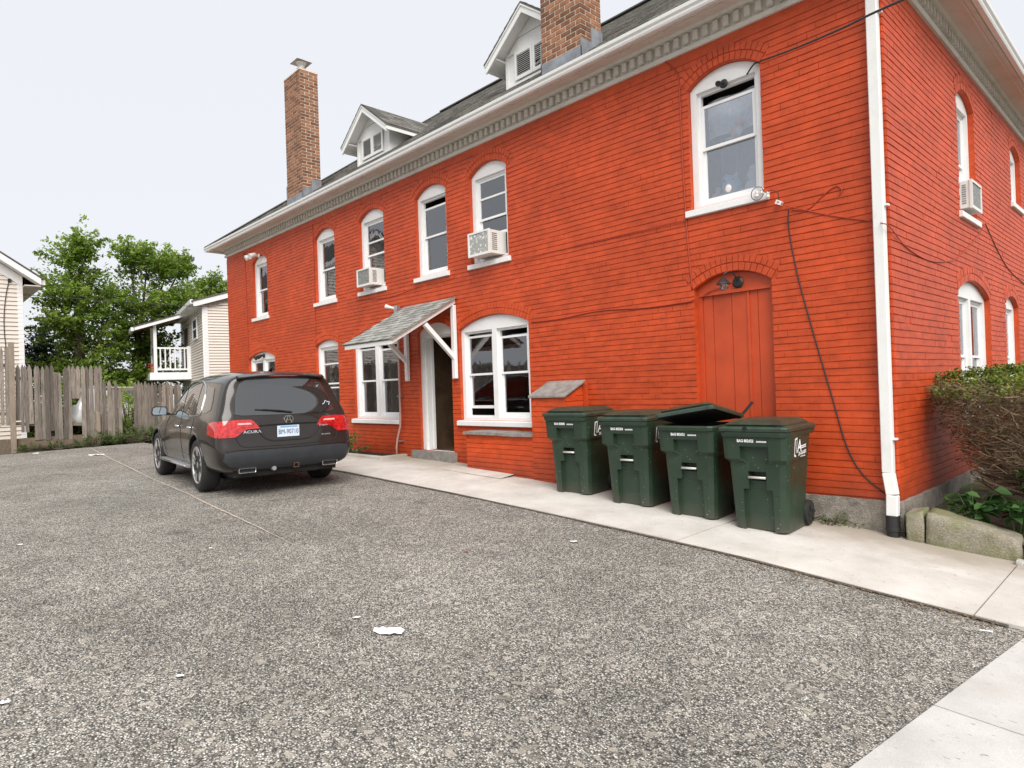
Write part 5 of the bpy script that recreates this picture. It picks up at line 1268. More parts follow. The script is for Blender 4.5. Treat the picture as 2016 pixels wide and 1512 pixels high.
# ---- leaves
def leaf_cloud(mb, c, n, spread, size, r_, d=None, bright=.5, droop=.25, flat=.55):
    """a spray of leaves round c, elongated along d"""
    c = Vector(c); d = Vector(d).normalized() if d is not None else None
    for i in range(n):
        if d is not None:
            t = r_.random(); p = c + d*(t-.25)*spread*2.4 + Vector((r_.gauss(0, 1), r_.gauss(0, 1), r_.gauss(0, .7)))*spread*.38*(1.15-t*.75)
            p.z -= droop*t*t*spread
        else: p = c + Vector((r_.gauss(0, 1), r_.gauss(0, 1), r_.gauss(0, 1)))*spread*.5
        nrm = Vector((r_.gauss(0, 1), r_.gauss(0, 1), r_.gauss(0, 1)+flat*2.2)).normalized()
        a = nrm.cross(Vector((r_.gauss(0, 1), r_.gauss(0, 1), r_.gauss(0, 1)))).normalized(); b = nrm.cross(a)
        s = size*r_.uniform(.6, 1.3); mb.ct = min(1, max(0, bright+r_.gauss(0, .16)))
        mb.add([p-a*s*.5, p+b*s*.28, p+a*s*.55, p-b*s*.28], [(0, 1, 2, 3)])
def tree(label, base, top, lobes, leaves, size, mat, seed, group=None, cat='tree', trunk_r=.16, name='broadleaf_tree', per=42, sun=Vector((.5, -.4, .75))):
    r_ = random.Random(seed); t = thing(name, label, cat, base, 0, group); base = Vector(base)
    br = MB(); lf = MB(); br.ct = 1
    fork = base+Vector((0, 0, (top-base.z)*.28)); br.tube([base, base.lerp(fork, .5)+Vector((.05, .08, 0)), fork], [trunk_r*1.25, trunk_r, trunk_r*.85], 9)
    tot = sum(l[2] for l in lobes)
    for (c, rad, wgt) in lobes:
        c = Vector(c); rad = Vector(rad); nclump = int(leaves*wgt/tot/per)
        lim = [fork, fork.lerp(c, .5)+Vector((r_.gauss(0, .15), r_.gauss(0, .15), .1)), c]; br.tube(lim, [trunk_r*.6, trunk_r*.4, trunk_r*.15], 7)
        for k in range(nclump):
            while True:
                u = Vector((r_.uniform(-1, 1), r_.uniform(-1, 1), r_.uniform(-1, 1)))
                if u.length < 1: break
            u = u*(.35+.65*u.length**.5) if u.length > .01 else u
            p = c+Vector((u.x*rad.x, u.y*rad.y, u.z*rad.z))
            outw = Vector((u.x, u.y, u.z*.5+.22+r_.random()*.25)).normalized() if u.length > .05 else Vector((0, 0, 1))
            if k % 3 == 0: br.tube([c+(p-c)*.2, c+(p-c)*.65+Vector((0, 0, .08)), p+outw*.3], [.03, .018, .006], 4, False)
            leaf_cloud(lf, p, int(per*r_.uniform(.5, 1.5)), r_.uniform(.28, .5)*size/.17, size, r_, outw, .30+.22*u.z+r_.gauss(0, .14)+.1*u.dot(sun))  # sunlight put into leaf colour: lighter upward and toward the sun
    br.build('trunk', M['bark'], t, tint=True, smooth=True); lf.build('crown', M[mat], t, tint=True, fix=False); return t
G = 'trees beyond the fence'
def TX(px, py, X): return at(px, py, 0, X)
X1 = -31.0; b0 = TX(165, 800, X1); b0.z = .3
lb = lambda px, py, X, ry_, rz_, w: (TX(px, py, X), (ry_*.9, ry_, rz_), w)
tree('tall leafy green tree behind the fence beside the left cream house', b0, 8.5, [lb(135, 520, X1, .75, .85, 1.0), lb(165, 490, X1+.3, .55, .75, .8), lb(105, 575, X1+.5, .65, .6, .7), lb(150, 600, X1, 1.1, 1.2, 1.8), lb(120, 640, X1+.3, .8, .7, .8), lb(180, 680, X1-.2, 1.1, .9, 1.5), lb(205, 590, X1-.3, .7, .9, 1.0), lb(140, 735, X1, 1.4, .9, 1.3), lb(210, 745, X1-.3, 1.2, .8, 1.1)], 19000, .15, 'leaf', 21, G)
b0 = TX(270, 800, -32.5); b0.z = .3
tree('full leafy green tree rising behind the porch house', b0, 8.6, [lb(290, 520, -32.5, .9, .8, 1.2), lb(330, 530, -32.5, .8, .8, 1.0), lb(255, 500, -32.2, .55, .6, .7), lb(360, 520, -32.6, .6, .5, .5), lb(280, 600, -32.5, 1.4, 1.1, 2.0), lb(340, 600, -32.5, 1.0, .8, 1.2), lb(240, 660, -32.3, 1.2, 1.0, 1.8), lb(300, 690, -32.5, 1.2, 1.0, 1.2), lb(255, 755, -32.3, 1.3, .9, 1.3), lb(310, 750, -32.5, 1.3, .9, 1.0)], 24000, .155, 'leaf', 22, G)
b0 = TX(420, 700, -40); b0.z = .3
tree('yellow-green tree showing above the porch house roof', b0, 8.5, [lb(400, 575, -40, 1.2, .7, 1.2), lb(425, 560, -40, .7, .9, .8), lb(365, 590, -40, 1.0, .6, .8), lb(450, 590, -40, 1.2, .7, .8)], 6500, .17, 'leafy', 23, G)
b0 = TX(92, 760, -34); b0.z = .3
tree('small dark conifer between the left house and the tall tree', b0, 4.6, [lb(80, 668, -34, .35, .5, .6), lb(82, 690, -34, .55, .6, 1.0), lb(90, 715, -34, .8, .6, 1.2), lb(105, 690, -34, .5, .5, .6), lb(75, 735, -34, .8, .6, 1)], 6500, .12, 'leafd', 24, G, name='conifer_tree')
b0 = TX(150, 780, -29); b0.z = .4
def shrub(label, base, rad, n, size, mat, seed, group=None, name='shrub', low=.35):
    r_ = random.Random(seed); t = thing(name, label, 'shrub', base, 0, group); lf = MB(); st_ = MB(); st_.ct = 1; base = Vector(base)
    for i in range(n//30):
        u = Vector((r_.uniform(-1, 1), r_.uniform(-1, 1), r_.uniform(0, 1)));
        if u.length > 1: u.normalize()
        p = base+Vector((u.x*rad[0], u.y*rad[1], u.z*rad[2])); st_.tube([base+Vector((u.x*.1, u.y*.1, 0)), base.lerp(p, .6)+Vector((0, 0, .05)), p], [.012, .008, .003], 4, False)
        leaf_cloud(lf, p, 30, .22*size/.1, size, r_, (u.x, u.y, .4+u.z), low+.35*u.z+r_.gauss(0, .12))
    st_.build('stems', M['bark'], t, tint=True); lf.build('foliage', M[mat], t, tint=True, fix=False); return t
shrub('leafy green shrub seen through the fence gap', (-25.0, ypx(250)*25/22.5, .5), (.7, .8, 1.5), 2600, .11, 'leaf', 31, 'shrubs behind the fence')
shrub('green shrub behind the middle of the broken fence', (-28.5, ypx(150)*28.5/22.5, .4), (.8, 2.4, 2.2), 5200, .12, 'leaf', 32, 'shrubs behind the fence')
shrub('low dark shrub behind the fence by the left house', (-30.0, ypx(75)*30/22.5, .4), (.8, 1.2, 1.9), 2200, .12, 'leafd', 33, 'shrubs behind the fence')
shrub('tangle of weeds at the foot of the fence by the parked car', (FX+.35, ypx(255), gz(FX, 5)), (.3, .95, .42), 2400, .055, 'weed', 34, 'weeds at the fence', low=.45)
shrub('tuft of weeds at the fence post', (FX+.2, ypx(183), gz(FX, 4.3)), (.15, .3, .35), 500, .05, 'weed', 35, 'weeds at the fence', low=.5)
shrub('low mossy weeds along the boards under the fence', (FX+.18, ypx(110), gz(FX, 3.4)), (.12, 1.2, .16), 1500, .04, 'weed', 36, 'weeds at the fence', low=.4)
shrub('small weed growing at the window well behind the car', (-12.35, 6.93, gz(-12.3, 6.9)+.05), (.32, .22, .26), 700, .055, 'weed', 37, low=.45)
shrub('thin dry weeds at the stone foundation beside the last bin', (-2.75, WY-.10, gz(-2.7, 7.2)+.02), (.35, .05, .07), 260, .035, 'weed', 38, low=.6)
# ---- yew at the corner: green-tipped flat top over bare brown branches
yw = thing('yew_shrub', 'overgrown yew shrub with green-tipped top and bare brown branches', 'shrub', (-.75, 8.7, .1))
r_ = random.Random(5); tw = MB(); nd = MB(); dn = MB(); tk = MB(); tk.ct = .8
def yew_r(z):     # half extent factor with height: undercut below, broad on top
    t = (z-.30)/1.1; return max(.0, min(1, .74+.27*min(1, max(0, t))))
YC = Vector((-.72, 8.70, 0)); YR = Vector((1.36, 1.12, 0)); YT = 1.50
def yew_top(x, y): return YT+.05*noise.noise((x*2.5, y*2.5, 1))+(.09 if y > 8.7 else -.03)
for k_ in range(7):
    a = r_.uniform(0, 6.28); p0 = YC+Vector((r_.uniform(-.5, .5), r_.uniform(-.3, .3), .12)); p3 = YC+Vector((cos(a)*YR.x*.7, sin(a)*YR.y*.7, 1.2))
    tk.tube([p0, p0.lerp(p3, .4)+Vector((0, 0, .05)), p3], [.045, .032, .012], 6)
for k_ in range(2600):
    a = r_.uniform(0, 2*pi); z = r_.uniform(.42, YT-.05); rr = yew_r(z)*(1-.18*r_.random()**2); p = Vector((YC.x+cos(a)*YR.x*rr, YC.y+sin(a)*YR.y*rr, z))
    inn = Vector((YC.x+(p.x-YC.x)*r_.uniform(.35, .75), YC.y+(p.y-YC.y)*r_.uniform(.35, .75), z-r_.uniform(.0, .30)))
    mid = inn.lerp(p, .5)+Vector((r_.gauss(0, .05), r_.gauss(0, .05), r_.gauss(0, .05))); end = p+Vector((r_.gauss(0, .05), r_.gauss(0, .05), r_.gauss(.02, .05)))
    tw.ct = r_.choice((.5, .7, .9, 1.1, 1.3, 1.6)); w0 = r_.choice((.003, .004, .006, .009)); tw.tube([inn, mid, p, end], [w0, w0*.8, w0*.5, w0*.2], 3, False)
for k_ in range(4200):     # short dead sprigs on the sides
    a = r_.uniform(0, 2*pi); z = YT-.02-abs(r_.gauss(0, .42)); 
    if z < .55: continue
    rr = yew_r(z)*r_.uniform(.80, 1.02); p = Vector((YC.x+cos(a)*YR.x*rr, YC.y+sin(a)*YR.y*rr, z)); dv = Vector((cos(a)+r_.gauss(0, .7), sin(a)+r_.gauss(0, .7), r_.gauss(.2, .6))).normalized()*r_.uniform(.05, .12)
    tw.ct = r_.choice((.45, .6, .8, 1.0, 1.3)); tw.tube([p, p+dv*.5+Vector((0, 0, r_.gauss(0, .01))), p+dv], [.0035, .003, .001], 3, False)
    if z > 1.25 and r_.random() < .5 or r_.random() < .30:
        for q_ in range(3): leaf_cloud(dn, p+dv*.6, 2, .05, .03, r_, dv, .3+r_.random()*.5)
for k_ in range(4200):
    u = Vector((r_.uniform(-1, 1), r_.uniform(-1, 1)))
    if u.length > 1: continue
    if u.length < .8: u = u*1.0
    x, y = YC.x+u.x*YR.x*1.03, YC.y+u.y*YR.y*1.03; z = yew_top(x, y)-(.10*max(0, u.length-.85)/.15 if u.length > .85 else 0)+r_.gauss(0, .015)
    leaf_cloud(nd, (x, y, z), 6, .055, .036, r_, (r_.gauss(0, .6), r_.gauss(0, .6), .8), .45+r_.gauss(0, .22)+(.2 if noise.noise((x*3, y*3, 4)) > 0 else -.15))
tk.build('trunk', M['bark'], yw, tint=True, smooth=True); tag(tw.build('twigs', M['twig'], yw, tint=True, fix=False), kind='stuff')
M['deadneedle'] = mat_leaf('dry_needle', (.06, .045, .02), (.12, .085, .04), (.16, .14, .05), .15)
tag(dn.build('dry_needles', M['deadneedle'], yw, tint=True, fix=False), kind='stuff'); tag(nd.build('green_tips', M['yew'], yw, tint=True, fix=False), kind='stuff')
# ---- broad-leaved plants under the yew; each leaf is a part
lm = []
for k_ in range(4):
    q = MB(); q.ct = (.2, .45, .65, .9)[k_]; L = .14; w_ = .05
    q.add([(0, 0, 0), (L*.3, w_, .010), (L*.65, w_*.85, .008), (L, 0, -.014), (L*.65, -w_*.85, .008), (L*.3, -w_, .010), (L*.35, 0, -.004), (L*.68, 0, -.006)], [(0, 1, 6), (1, 2, 7, 6), (2, 3, 7), (0, 6, 5), (6, 7, 4, 5), (7, 3, 4)]); lm.append(q.mesh('leaf', M['plant'], tint=True, fix=False, smooth=True))
for k_, (x, y, lab) in enumerate(((-1.55, 7.62, 'leftmost broad-leaved green plant behind the kerb stone'), (-1.22, 7.58, 'broad-leaved green plant in the middle below the yew'), (-.92, 7.62, 'broad-leaved green plant above the gap between the kerb stones'), (-.66, 7.58, 'broad-leaved green plant at the right edge behind the second kerb stone'), (-1.0, 7.88, 'taller broad-leaved plant against the yew branches'), (-.60, 7.92, 'taller broad-leaved plant at the right edge against the yew'))):
    pt_ = thing('leafy_plant', lab, 'plant', (x, y, .08), 0, 'broad-leaved plants under the yew'); h = .40 if k_ < 4 else .62; st_ = MB(); st_.ct = .9
    for j in range(10):
        a = r_.uniform(0, 6.28); e = Vector((x+cos(a)*.17, y+sin(a)*.15, .10+h*r_.uniform(.55, 1))); b_ = Vector((x+cos(a)*.04, y+sin(a)*.04, .06)); st_.tube([b_, b_.lerp(e, .5)+Vector((0, 0, .05)), e], [.006, .005, .003], 4, False)
        for i_ in range(6):
            o = bpy.data.objects.new('leaf', lm[r_.randrange(4)]); COL.objects.link(o); o.parent = pt_; o.matrix_parent_inverse = wmat(pt_).inverted()
            o.location = b_.lerp(e, .45+.55*i_/5)+Vector((0, 0, .04*sin(pi*(.45+.55*i_/5)))); o.rotation_euler = (r_.gauss(0, .35), r_.gauss(.15, .35), a+(i_ % 2-.5)*2.4+r_.gauss(0, .4)); s = r_.uniform(.7, 1.25); o.scale = (s, s, s)
    st_.build('stems', M['plant'], pt_, tint=True)
# ---- kerb stones at the corner of the house
def boulder(label, poly, z0, zt, depth, mat, seed, name='kerb_stone', cat='stone'):
    """plan polyline front edge from a to b; zt = heights at both ends"""
    (xa, ya), (xb, yb_) = poly; q = MB(); L = sqrt((xb-xa)**2+(yb_-ya)**2); ex = Vector(((xb-xa)/L, (yb_-ya)/L, 0)); ny = Vector((-ex.y, ex.x, 0)); nx, nz, nd_ = 14, 7, 6
    def P(i, j, k):
        s, t, v = i/nx, j/nd_, k/nz; h = zt[0]+(zt[1]-zt[0])*s; p = Vector((xa, ya, 0))+ex*L*s+ny*depth*t; p.z = z0+(h-z0)*v
        cz = Vector((xa, ya, 0))+ex*L*.5+ny*depth*.5; cz.z = (z0+h)/2; rr = 1-.035*(abs(2*s-1)**6+abs(2*t-1)**6+abs(2*v-1)**6-1 if abs(2*s-1)**6+abs(2*t-1)**6+abs(2*v-1)**6 > 1 else 0)
        p = cz+(p-cz)*rr; p.z = max(p.z, z0-.05)
        return p+noise.noise_vector(p*4+Vector((seed, 0, 0)))*.022+noise.noise_vector(p*12)*.009
    idx = {}; vs_ = []; fs_ = []
    def V(*a):
        if a not in idx: idx[a] = len(vs_); vs_.append(P(*a))
        return idx[a]
    for i in range(nx):
        for j in range(nd_):
            for k in (0, nz): fs_.append((V(i, j, k), V(i+1, j, k), V(i+1, j+1, k), V(i, j+1, k)))
        for k in range(nz):
            for j in (0, nd_): fs_.append((V(i, j, k), V(i+1, j, k), V(i+1, j, k+1), V(i, j, k+1)))
    for j in range(nd_):
        for k in range(nz):
            for i in (0, nx): fs_.append((V(i, j, k), V(i, j+1, k), V(i, j+1, k+1), V(i, j, k+1)))
    q.add(vs_, fs_); return tag(q.build(name, mat, smooth=True), label, cat)
boulder('small cracked stone wedge between downspout and long kerb stone', ((-2.045, 7.20), (-1.885, 7.21)), -.2, (.25, .285), .30, M['block'], 9)
boulder('long mossy kerb stone beside the downspout', ((-1.88, 7.20), (-1.14, 7.20)), -.25, (.28, .10), .34, M['block'], 3)
boulder('second mossy kerb stone at the right edge of the picture', ((-1.10, 7.16), (.1, 7.12)), -.3, (.03, -.02), .36, M['block'], 5)
boulder('small pale rock between the two kerb stones', ((-1.16, 7.08), (-1.06, 7.07)), -.2, (-.05, -.06), .10, M['pale_rock'], 7, 'rock', 'rock')
# ---- litter on the asphalt
def scrap(label, px, py, size, mat, seed, name='paper_scrap', cat='litter', el=1.6):
    z = 0
    p = at(px, py, 2, 0.0)
    for _ in range(6): p = at(px, py, 2, gz(p.x, p.y)+.01)
    rr = random.Random(seed); q = MB(); n = 9; m_ = 5; vs_ = []
    for i in range(n+1):
        for j in range(m_+1):
            u, v = i/n-.5, j/m_-.5; wdt = (1-.5*abs(2*u)**2)*(1+.35*noise.noise((u*4, seed, 0)))
            vs_.append((u*size*el, v*size*wdt+.15*size*noise.noise((u*3, 3, seed)), .004+abs(noise.noise((u*5, v*5, seed)))*size*.25))
    q.add(vs_, [(i*(m_+1)+j, (i+1)*(m_+1)+j, (i+1)*(m_+1)+j+1, i*(m_+1)+j+1) for i in range(n) for j in range(m_)])
    o = q.build(name, mat, fix=False); o.location = (p.x, p.y, gz(p.x, p.y)+.006); o.rotation_euler.z = rr.uniform(.5, 1.1); return tag(o, label, cat, 'litter on the asphalt')
scrap('crumpled white paper lying in the middle of the asphalt', 765, 1243, .105, M['paper'], 1, el=2.0)
scrap('thin white scrap just behind the crumpled paper', 703, 1215, .03, M['paper'], 2)
scrap('white scrap on the asphalt near the sidewalk below the second bin', 1130, 1066, .05, M['paper'], 3)
scrap('white paper bit at the lower left of the lot', 355, 1330, .03, M['paper'], 4)
scrap('white scrap at the left edge of the lot', 8, 1383, .035, M['paper'], 5)
scrap('flat white scrap near the fence at the back of the lot', 190, 896, .16, M['paper'], 6, el=2.2)
scrap('white scrap below the fence post', 70, 893, .10, M['paper'], 7)
scrap('small white scrap left of the pale seam', 40, 1072, .035, M['paper'], 8)
scrap('tiny red scrap on the asphalt', 917, 1086, .028, plain('red_scrap', (.45, .05, .04), .6), 9)
scrap('round white scrap on the asphalt below the car', 415, 1079, .035, M['paper'], 10, el=1.0)
p = at(1940, 1246, 2, -.14); q = MB(); q.tube([(p.x-.03, p.y-.01, gz(p.x, p.y)+.012), (p.x+.04, p.y+.012, gz(p.x, p.y)+.012)], .0045, 8); tag(q.build('cigarette_butt', M['paper']), 'white cigarette butt beside the sidewalk edge', 'litter', 'litter on the asphalt')
p = at(1070, 1376, 2, -.05); zz = gz(p.x, p.y); p = at(1070, 1376, 2, zz); q = MB(); q.tube([(p.x+.017*cos(t), p.y+.017*sin(t)*(1+.3*cos(t)), gz(p.x, p.y)+.010) for t in lin(0, 6.28, 18)], .0028, 6); tag(q.build('rubber_ring', M['black']), 'small dark rubber ring on the asphalt in the foreground', 'ring')
# leaf litter and grit along the sidewalk edge
q = MB(); r_ = random.Random(77)
for i in range(900):
    x = -1-abs(r_.gauss(0, 1.6)) if r_.random() < .6 else r_.uniform(-12, -1); y = EDGE-.02-abs(r_.gauss(0, .06)); q.ct = r_.random(); s = r_.uniform(.004, .014)
    z = gz(x, y)+.012; a = r_.random()*6; q.add([(x+cos(a)*s, y+sin(a)*s, z+r_.random()*.004), (x-sin(a)*s*.5, y+cos(a)*s*.5, z), (x-cos(a)*s, y-sin(a)*s, z+r_.random()*.004), (x+sin(a)*s*.5, y-cos(a)*s*.5, z)], [(0, 1, 2, 3)])
M['litterleaf'] = mat_leaf('dry_leaf_bits', (.10, .065, .035), (.24, .16, .09), (.40, .31, .20), .1)
tag(q.build('leaf_litter', M['litterleaf'], tint=True, fix=False), 'brown leaf bits and grit along the sidewalk edge', 'leaf litter', None, 'stuff')
# ================================================================== parked car (built at the origin: +x forward, +y left, rear axle over x=0)
def mat_carpaint(name, c, flake=.25):
    k = NT(name); P = k.obj()
    k.col(k.mix(k.ramp(k.noise(P, 5, 5), [(.35, 0), (.8, .05)]), c, (.16, .15, .135))); k.b.inputs['Specular IOR Level'].default_value = .15; k.b.inputs['Coat IOR'].default_value = 1.42
    k.set(Roughness=.28, Metallic=flake); k.b.inputs['Coat Weight'].default_value = .9; k.b.inputs['Coat Roughness'].default_value = .05
    k.bump(k.noise(P, 2.2, 2), .015, .02); return k.m
M['paint'] = mat_carpaint('dark_bronze_car_paint', (.024, .020, .018), .2)
M['paintw'] = mat_carpaint('silver_white_car_paint', (.62, .63, .64), .2)
def mat_cglass(name, c, rough=.03):
    k = NT(name); k.col(c); k.set(Roughness=rough); k.b.inputs['Specular IOR Level'].default_value = .9; k.b.inputs['IOR'].default_value = 1.7
    k.b.inputs['Coat Weight'].default_value = .6; k.b.inputs['Coat Roughness'].default_value = .02; return k.m
M['carglass'] = mat_cglass('tinted_car_glass', (.014, .015, .016))
M['carplastic'] = plain('dark_bumper_plastic', (.030, .034, .040), .5, var=.2, nscale=8)
M['carblack'] = plain('black_gap', (.006, .006, .006), .6, var=0)
M['chrome'] = plain('chrome', (.72, .72, .72), .12, 1.0, 0)
M['alloy'] = plain('alloy_wheel', (.58, .56, .55), .28, .85, .12, 20)
M['brake'] = plain('brake_dark', (.05, .045, .04), .6, .4, .3)
k = NT('red_lamp_lens'); k.col(k.ramp(k.noise(k.obj(), 24, 3), [(.35, (.30, .004, .006)), (.65, (.62, .02, .02))])); k.set(Roughness=.08); k.b.inputs['Coat Weight'].default_value = 1; M['redlens'] = k.m
M['palelens'] = plain('pale_lamp_lens', (.75, .42, .40), .1, var=.2, nscale=30, coat=1)
M['platew'] = plain('plate_face', (.62, .72, .84), .4, var=.05); M['plateb'] = plain('plate_ink', (.02, .03, .10), .5, var=0); M['platetop'] = plain('plate_band', (.20, .38, .62), .4, var=.1)
M['mirror'] = plain('mirror_glass', (.62, .72, .78), .02, 1.0, 0)
M['rust'] = plain('rusty_steel', (.12, .075, .05), .7, .4, .4, 12)
# levels: bottom, sill, low, mid, shoulder, belt, glass mid, glass top, roof edge
#          x(belt) then per level (x, y, z)
def lv(*a): return a
ST = [  # each station: list of 9 (x, y, z) up the side, and roof-centre z
  # rear face (bumper bulges, tailgate glass leans forward)
  ([(-.98, .74, .33), (-1.085, .86, .42), (-1.10, .895, .60), (-1.055, .895, .74), (-1.035, .885, .93), (-1.00, .855, 1.085), (-.90, .80, 1.26), (-.80, .735, 1.45), (-.80, .66, 1.615)], 1.675),
  ([(-.93, .80, .31), (-.98, .93, .40), (-.99, .962, .60), (-.955, .955, .74), (-.94, .935, .93), (-.91, .900, 1.085), (-.82, .835, 1.27), (-.74, .765, 1.46), (-.72, .685, 1.63)], 1.69),
  ([(-.70, .82, .28), (-.72, .955, .38), (-.72, .985, .58), (-.70, .985, .76), (-.70, .970, .94), (-.68, .925, 1.085), (-.62, .855, 1.28), (-.56, .785, 1.47), (-.54, .70, 1.645)], 1.705),
  ([(-.42, .82, .27), (-.42, .955, .37), (-.42, .992, .56), (-.42, .995, .76), (-.42, .978, .94), (-.42, .930, 1.082), (-.40, .865, 1.28), (-.37, .795, 1.475), (-.35, .71, 1.655)], 1.715),
  ([(0, .82, .26), (0, .945, .36), (0, .990, .55), (0, .997, .76), (0, .978, .94), (0, .932, 1.078), (0, .868, 1.28), (.0, .80, 1.48), (.0, .715, 1.665)], 1.725),
  ([(.45, .82, .25), (.45, .925, .33), (.45, .955, .50), (.45, .968, .75), (.45, .960, .94), (.45, .928, 1.07), (.43, .866, 1.28), (.42, .80, 1.485), (.40, .715, 1.668)], 1.73),
  ([(1.0, .82, .25), (1.0, .915, .32), (1.0, .942, .50), (1.0, .957, .75), (1.0, .952, .93), (1.0, .924, 1.055), (.98, .862, 1.27), (.93, .80, 1.48), (.88, .71, 1.66)], 1.722),
  ([(1.6, .82, .25), (1.6, .915, .32), (1.6, .943, .50), (1.6, .957, .74), (1.6, .95, .91), (1.6, .918, 1.04), (1.52, .855, 1.255), (1.38, .79, 1.455), (1.24, .69, 1.63)], 1.695),
  ([(2.0, .82, .25), (2.0, .925, .33), (2.0, .955, .51), (2.0, .963, .73), (2.0, .945, .90), (2.02, .905, 1.02), (1.86, .845, 1.22), (1.66, .77, 1.41), (1.46, .66, 1.57)], 1.635),
  ([(2.35, .82, .26), (2.35, .945, .36), (2.35, .985, .54), (2.35, .98, .73), (2.35, .945, .89), (2.36, .885, .99), (2.34, .82, 1.03), (2.30, .74, 1.065), (2.25, .60, 1.09)], 1.105),
  ([(2.75, .82, .27), (2.75, .95, .38), (2.75, .995, .56), (2.75, .985, .73), (2.75, .94, .86), (2.75, .87, .945), (2.75, .80, .98), (2.74, .70, 1.005), (2.72, .55, 1.02)], 1.035),
  ([(3.25, .80, .27), (3.25, .93, .38), (3.25, .975, .56), (3.25, .965, .72), (3.25, .92, .83), (3.25, .84, .89), (3.25, .76, .92), (3.24, .66, .94), (3.22, .50, .955)], .965),
  ([(3.62, .72, .28), (3.64, .84, .38), (3.66, .87, .55), (3.65, .86, .69), (3.62, .82, .77), (3.60, .75, .82), (3.58, .68, .845), (3.56, .58, .86), (3.54, .45, .87)], .88),
  ([(3.70, .62, .30), (3.76, .72, .40), (3.79, .75, .54), (3.77, .74, .66), (3.72, .70, .74), (3.69, .64, .785), (3.66, .58, .81), (3.63, .50, .825), (3.60, .40, .835)], .84),
]
FR_ = [1.0, .55, 0.0, -.55, -1.0]            # lattice across the width
def car_body(paint, plate_recess=True):
    nS, nL = len(ST), 9; vid = {}; V = []; F = []
    def pt(i, l, v):
        lev, zc = ST[i]; x, y, z = lev[l]
        a = abs(v)
        if l == nL-1: z = zc+(z-zc)*a**2.2                      # roof crown
        if l == 0: z = z
        if i == 0: x = x - .035*(1-a*a)*(1 if l < 8 else .4)   # rear bows out in plan
        if i == nS-1: x = x + .09*(1-a*a)
        return (x, y*v, z)
    def vi(i, l, c):
        key = (i, l, c)
        if key not in vid: vid[key] = len(V); V.append(pt(i, l, FR_[c]))
        return vid[key]
    for i in range(nS-1):
        for l in range(nL-1):
            F.append((vi(i, l, 0), vi(i+1, l, 0), vi(i+1, l+1, 0), vi(i, l+1, 0))); F.append((vi(i, l, 4), vi(i, l+1, 4), vi(i+1, l+1, 4), vi(i+1, l, 4)))
        for c in range(4):
            F.append((vi(i, 8, c), vi(i+1, 8, c), vi(i+1, 8, c+1), vi(i, 8, c+1))); F.append((vi(i, 0, c), vi(i, 0, c+1), vi(i+1, 0, c+1), vi(i+1, 0, c)))
    for i, sgn in ((0, 1), (nS-1, -1)):
        for l in range(nL-1):
            for c in range(4):
                q = (vi(i, l, c), vi(i, l+1, c), vi(i, l+1, c+1), vi(i, l, c+1)); F.append(q if sgn > 0 else q[::-1])
    me = bpy.data.meshes.new('body'); me.from_pydata(V, [], F)
    bm = bmesh.new(); bm.from_mesh(me); bmesh.ops.recalc_face_normals(bm, faces=bm.faces)
    cl = bm.edges.layers.float.get('crease_edge') or bm.edges.layers.float.new('crease_edge')
    inv = {b: a for a, b in vid.items()}; bm.verts.ensure_lookup_table()
    for e in bm.edges:
        a, b = inv[e.verts[0].index], inv[e.verts[1].index]
        if a[0] == b[0] == 0 and a[1] == b[1] and a[1] in (8,): e[cl] = .6           # spoiler edge
        if a[1] == b[1] == 5 and a[2] == b[2] and a[2] in (0, 4): e[cl] = .45        # belt line
        if a[0] == b[0] == 0 and a[1] == b[1] == 2: e[cl] = .35                      # bumper shelf
    bm.to_mesh(me); bm.free()
    o = bpy.data.objects.new('tmp', me); COL.objects.link(o)
    s = o.modifiers.new('s', 'SUBSURF'); s.levels = 3; s.render_levels = 3
    cut = []
    for x in (0, 2.75):
        for y in (.86, -.86):
            q = MB(); q.lathe([(.415, -.30), (.415, .30)], (x, y, .40), 40, 'y'); c = q.build('tmpc', M['carblack'])
            b = o.modifiers.new('b', 'BOOLEAN'); b.operation = 'DIFFERENCE'; b.object = c; b.solver = 'EXACT'; c.hide_render = True; cut.append(c)
    me2 = applied(o); bpy.data.objects.remove(o)
    for c in cut: bpy.data.objects.remove(c)
    me2.materials.clear(); me2.materials.append(paint); me2.materials.append(M['carblack'])
    for p in me2.polygons:
        c = p.center; p.use_smooth = True; p.material_index = 0
        for x in (0, 2.75):
            if sqrt((c.x-x)**2+(c.z-.40)**2) < .4145: p.material_index = 1
        if c.z < .285 and abs(p.normal.z) > .6: p.material_index = 1
    try: me2.set_sharp_from_angle(angle=radians(40))
    except Exception: pass
    me2.name = 'body'; return me2
BODYM = car_body(M['paint'])
bvh = BVHTree.FromPolygons([v.co.copy() for v in BODYM.vertices], [tuple(p.vertices) for p in BODYM.polygons])
def proj_pt(view, a, b):
    if view == 'L': o, d = Vector((a, 3, b)), Vector((0, -1, 0))
    elif view == 'R': o, d = Vector((a, -3, b)), Vector((0, 1, 0))
    elif view == 'B': o, d = Vector((-3, a, b)), Vector((1, 0, 0))
    else: o, d = Vector((a, b, 4)), Vector((0, 0, -1))
    h = bvh.ray_cast(o, d)
    if h[0] is None: h = bvh.find_nearest(o+d*2.05)
    n = h[1]
    if n.dot(d) > 0: n = -n
    return h[0], n
def inside(poly, x, y):
    c = False; n = len(poly)
    for i in range(n):
        (x1, y1), (x2, y2) = poly[i], poly[(i+1) % n]
        if (y1 > y) != (y2 > y) and x < (x2-x1)*(y-y1)/(y2-y1)+x1: c = not c
    return c
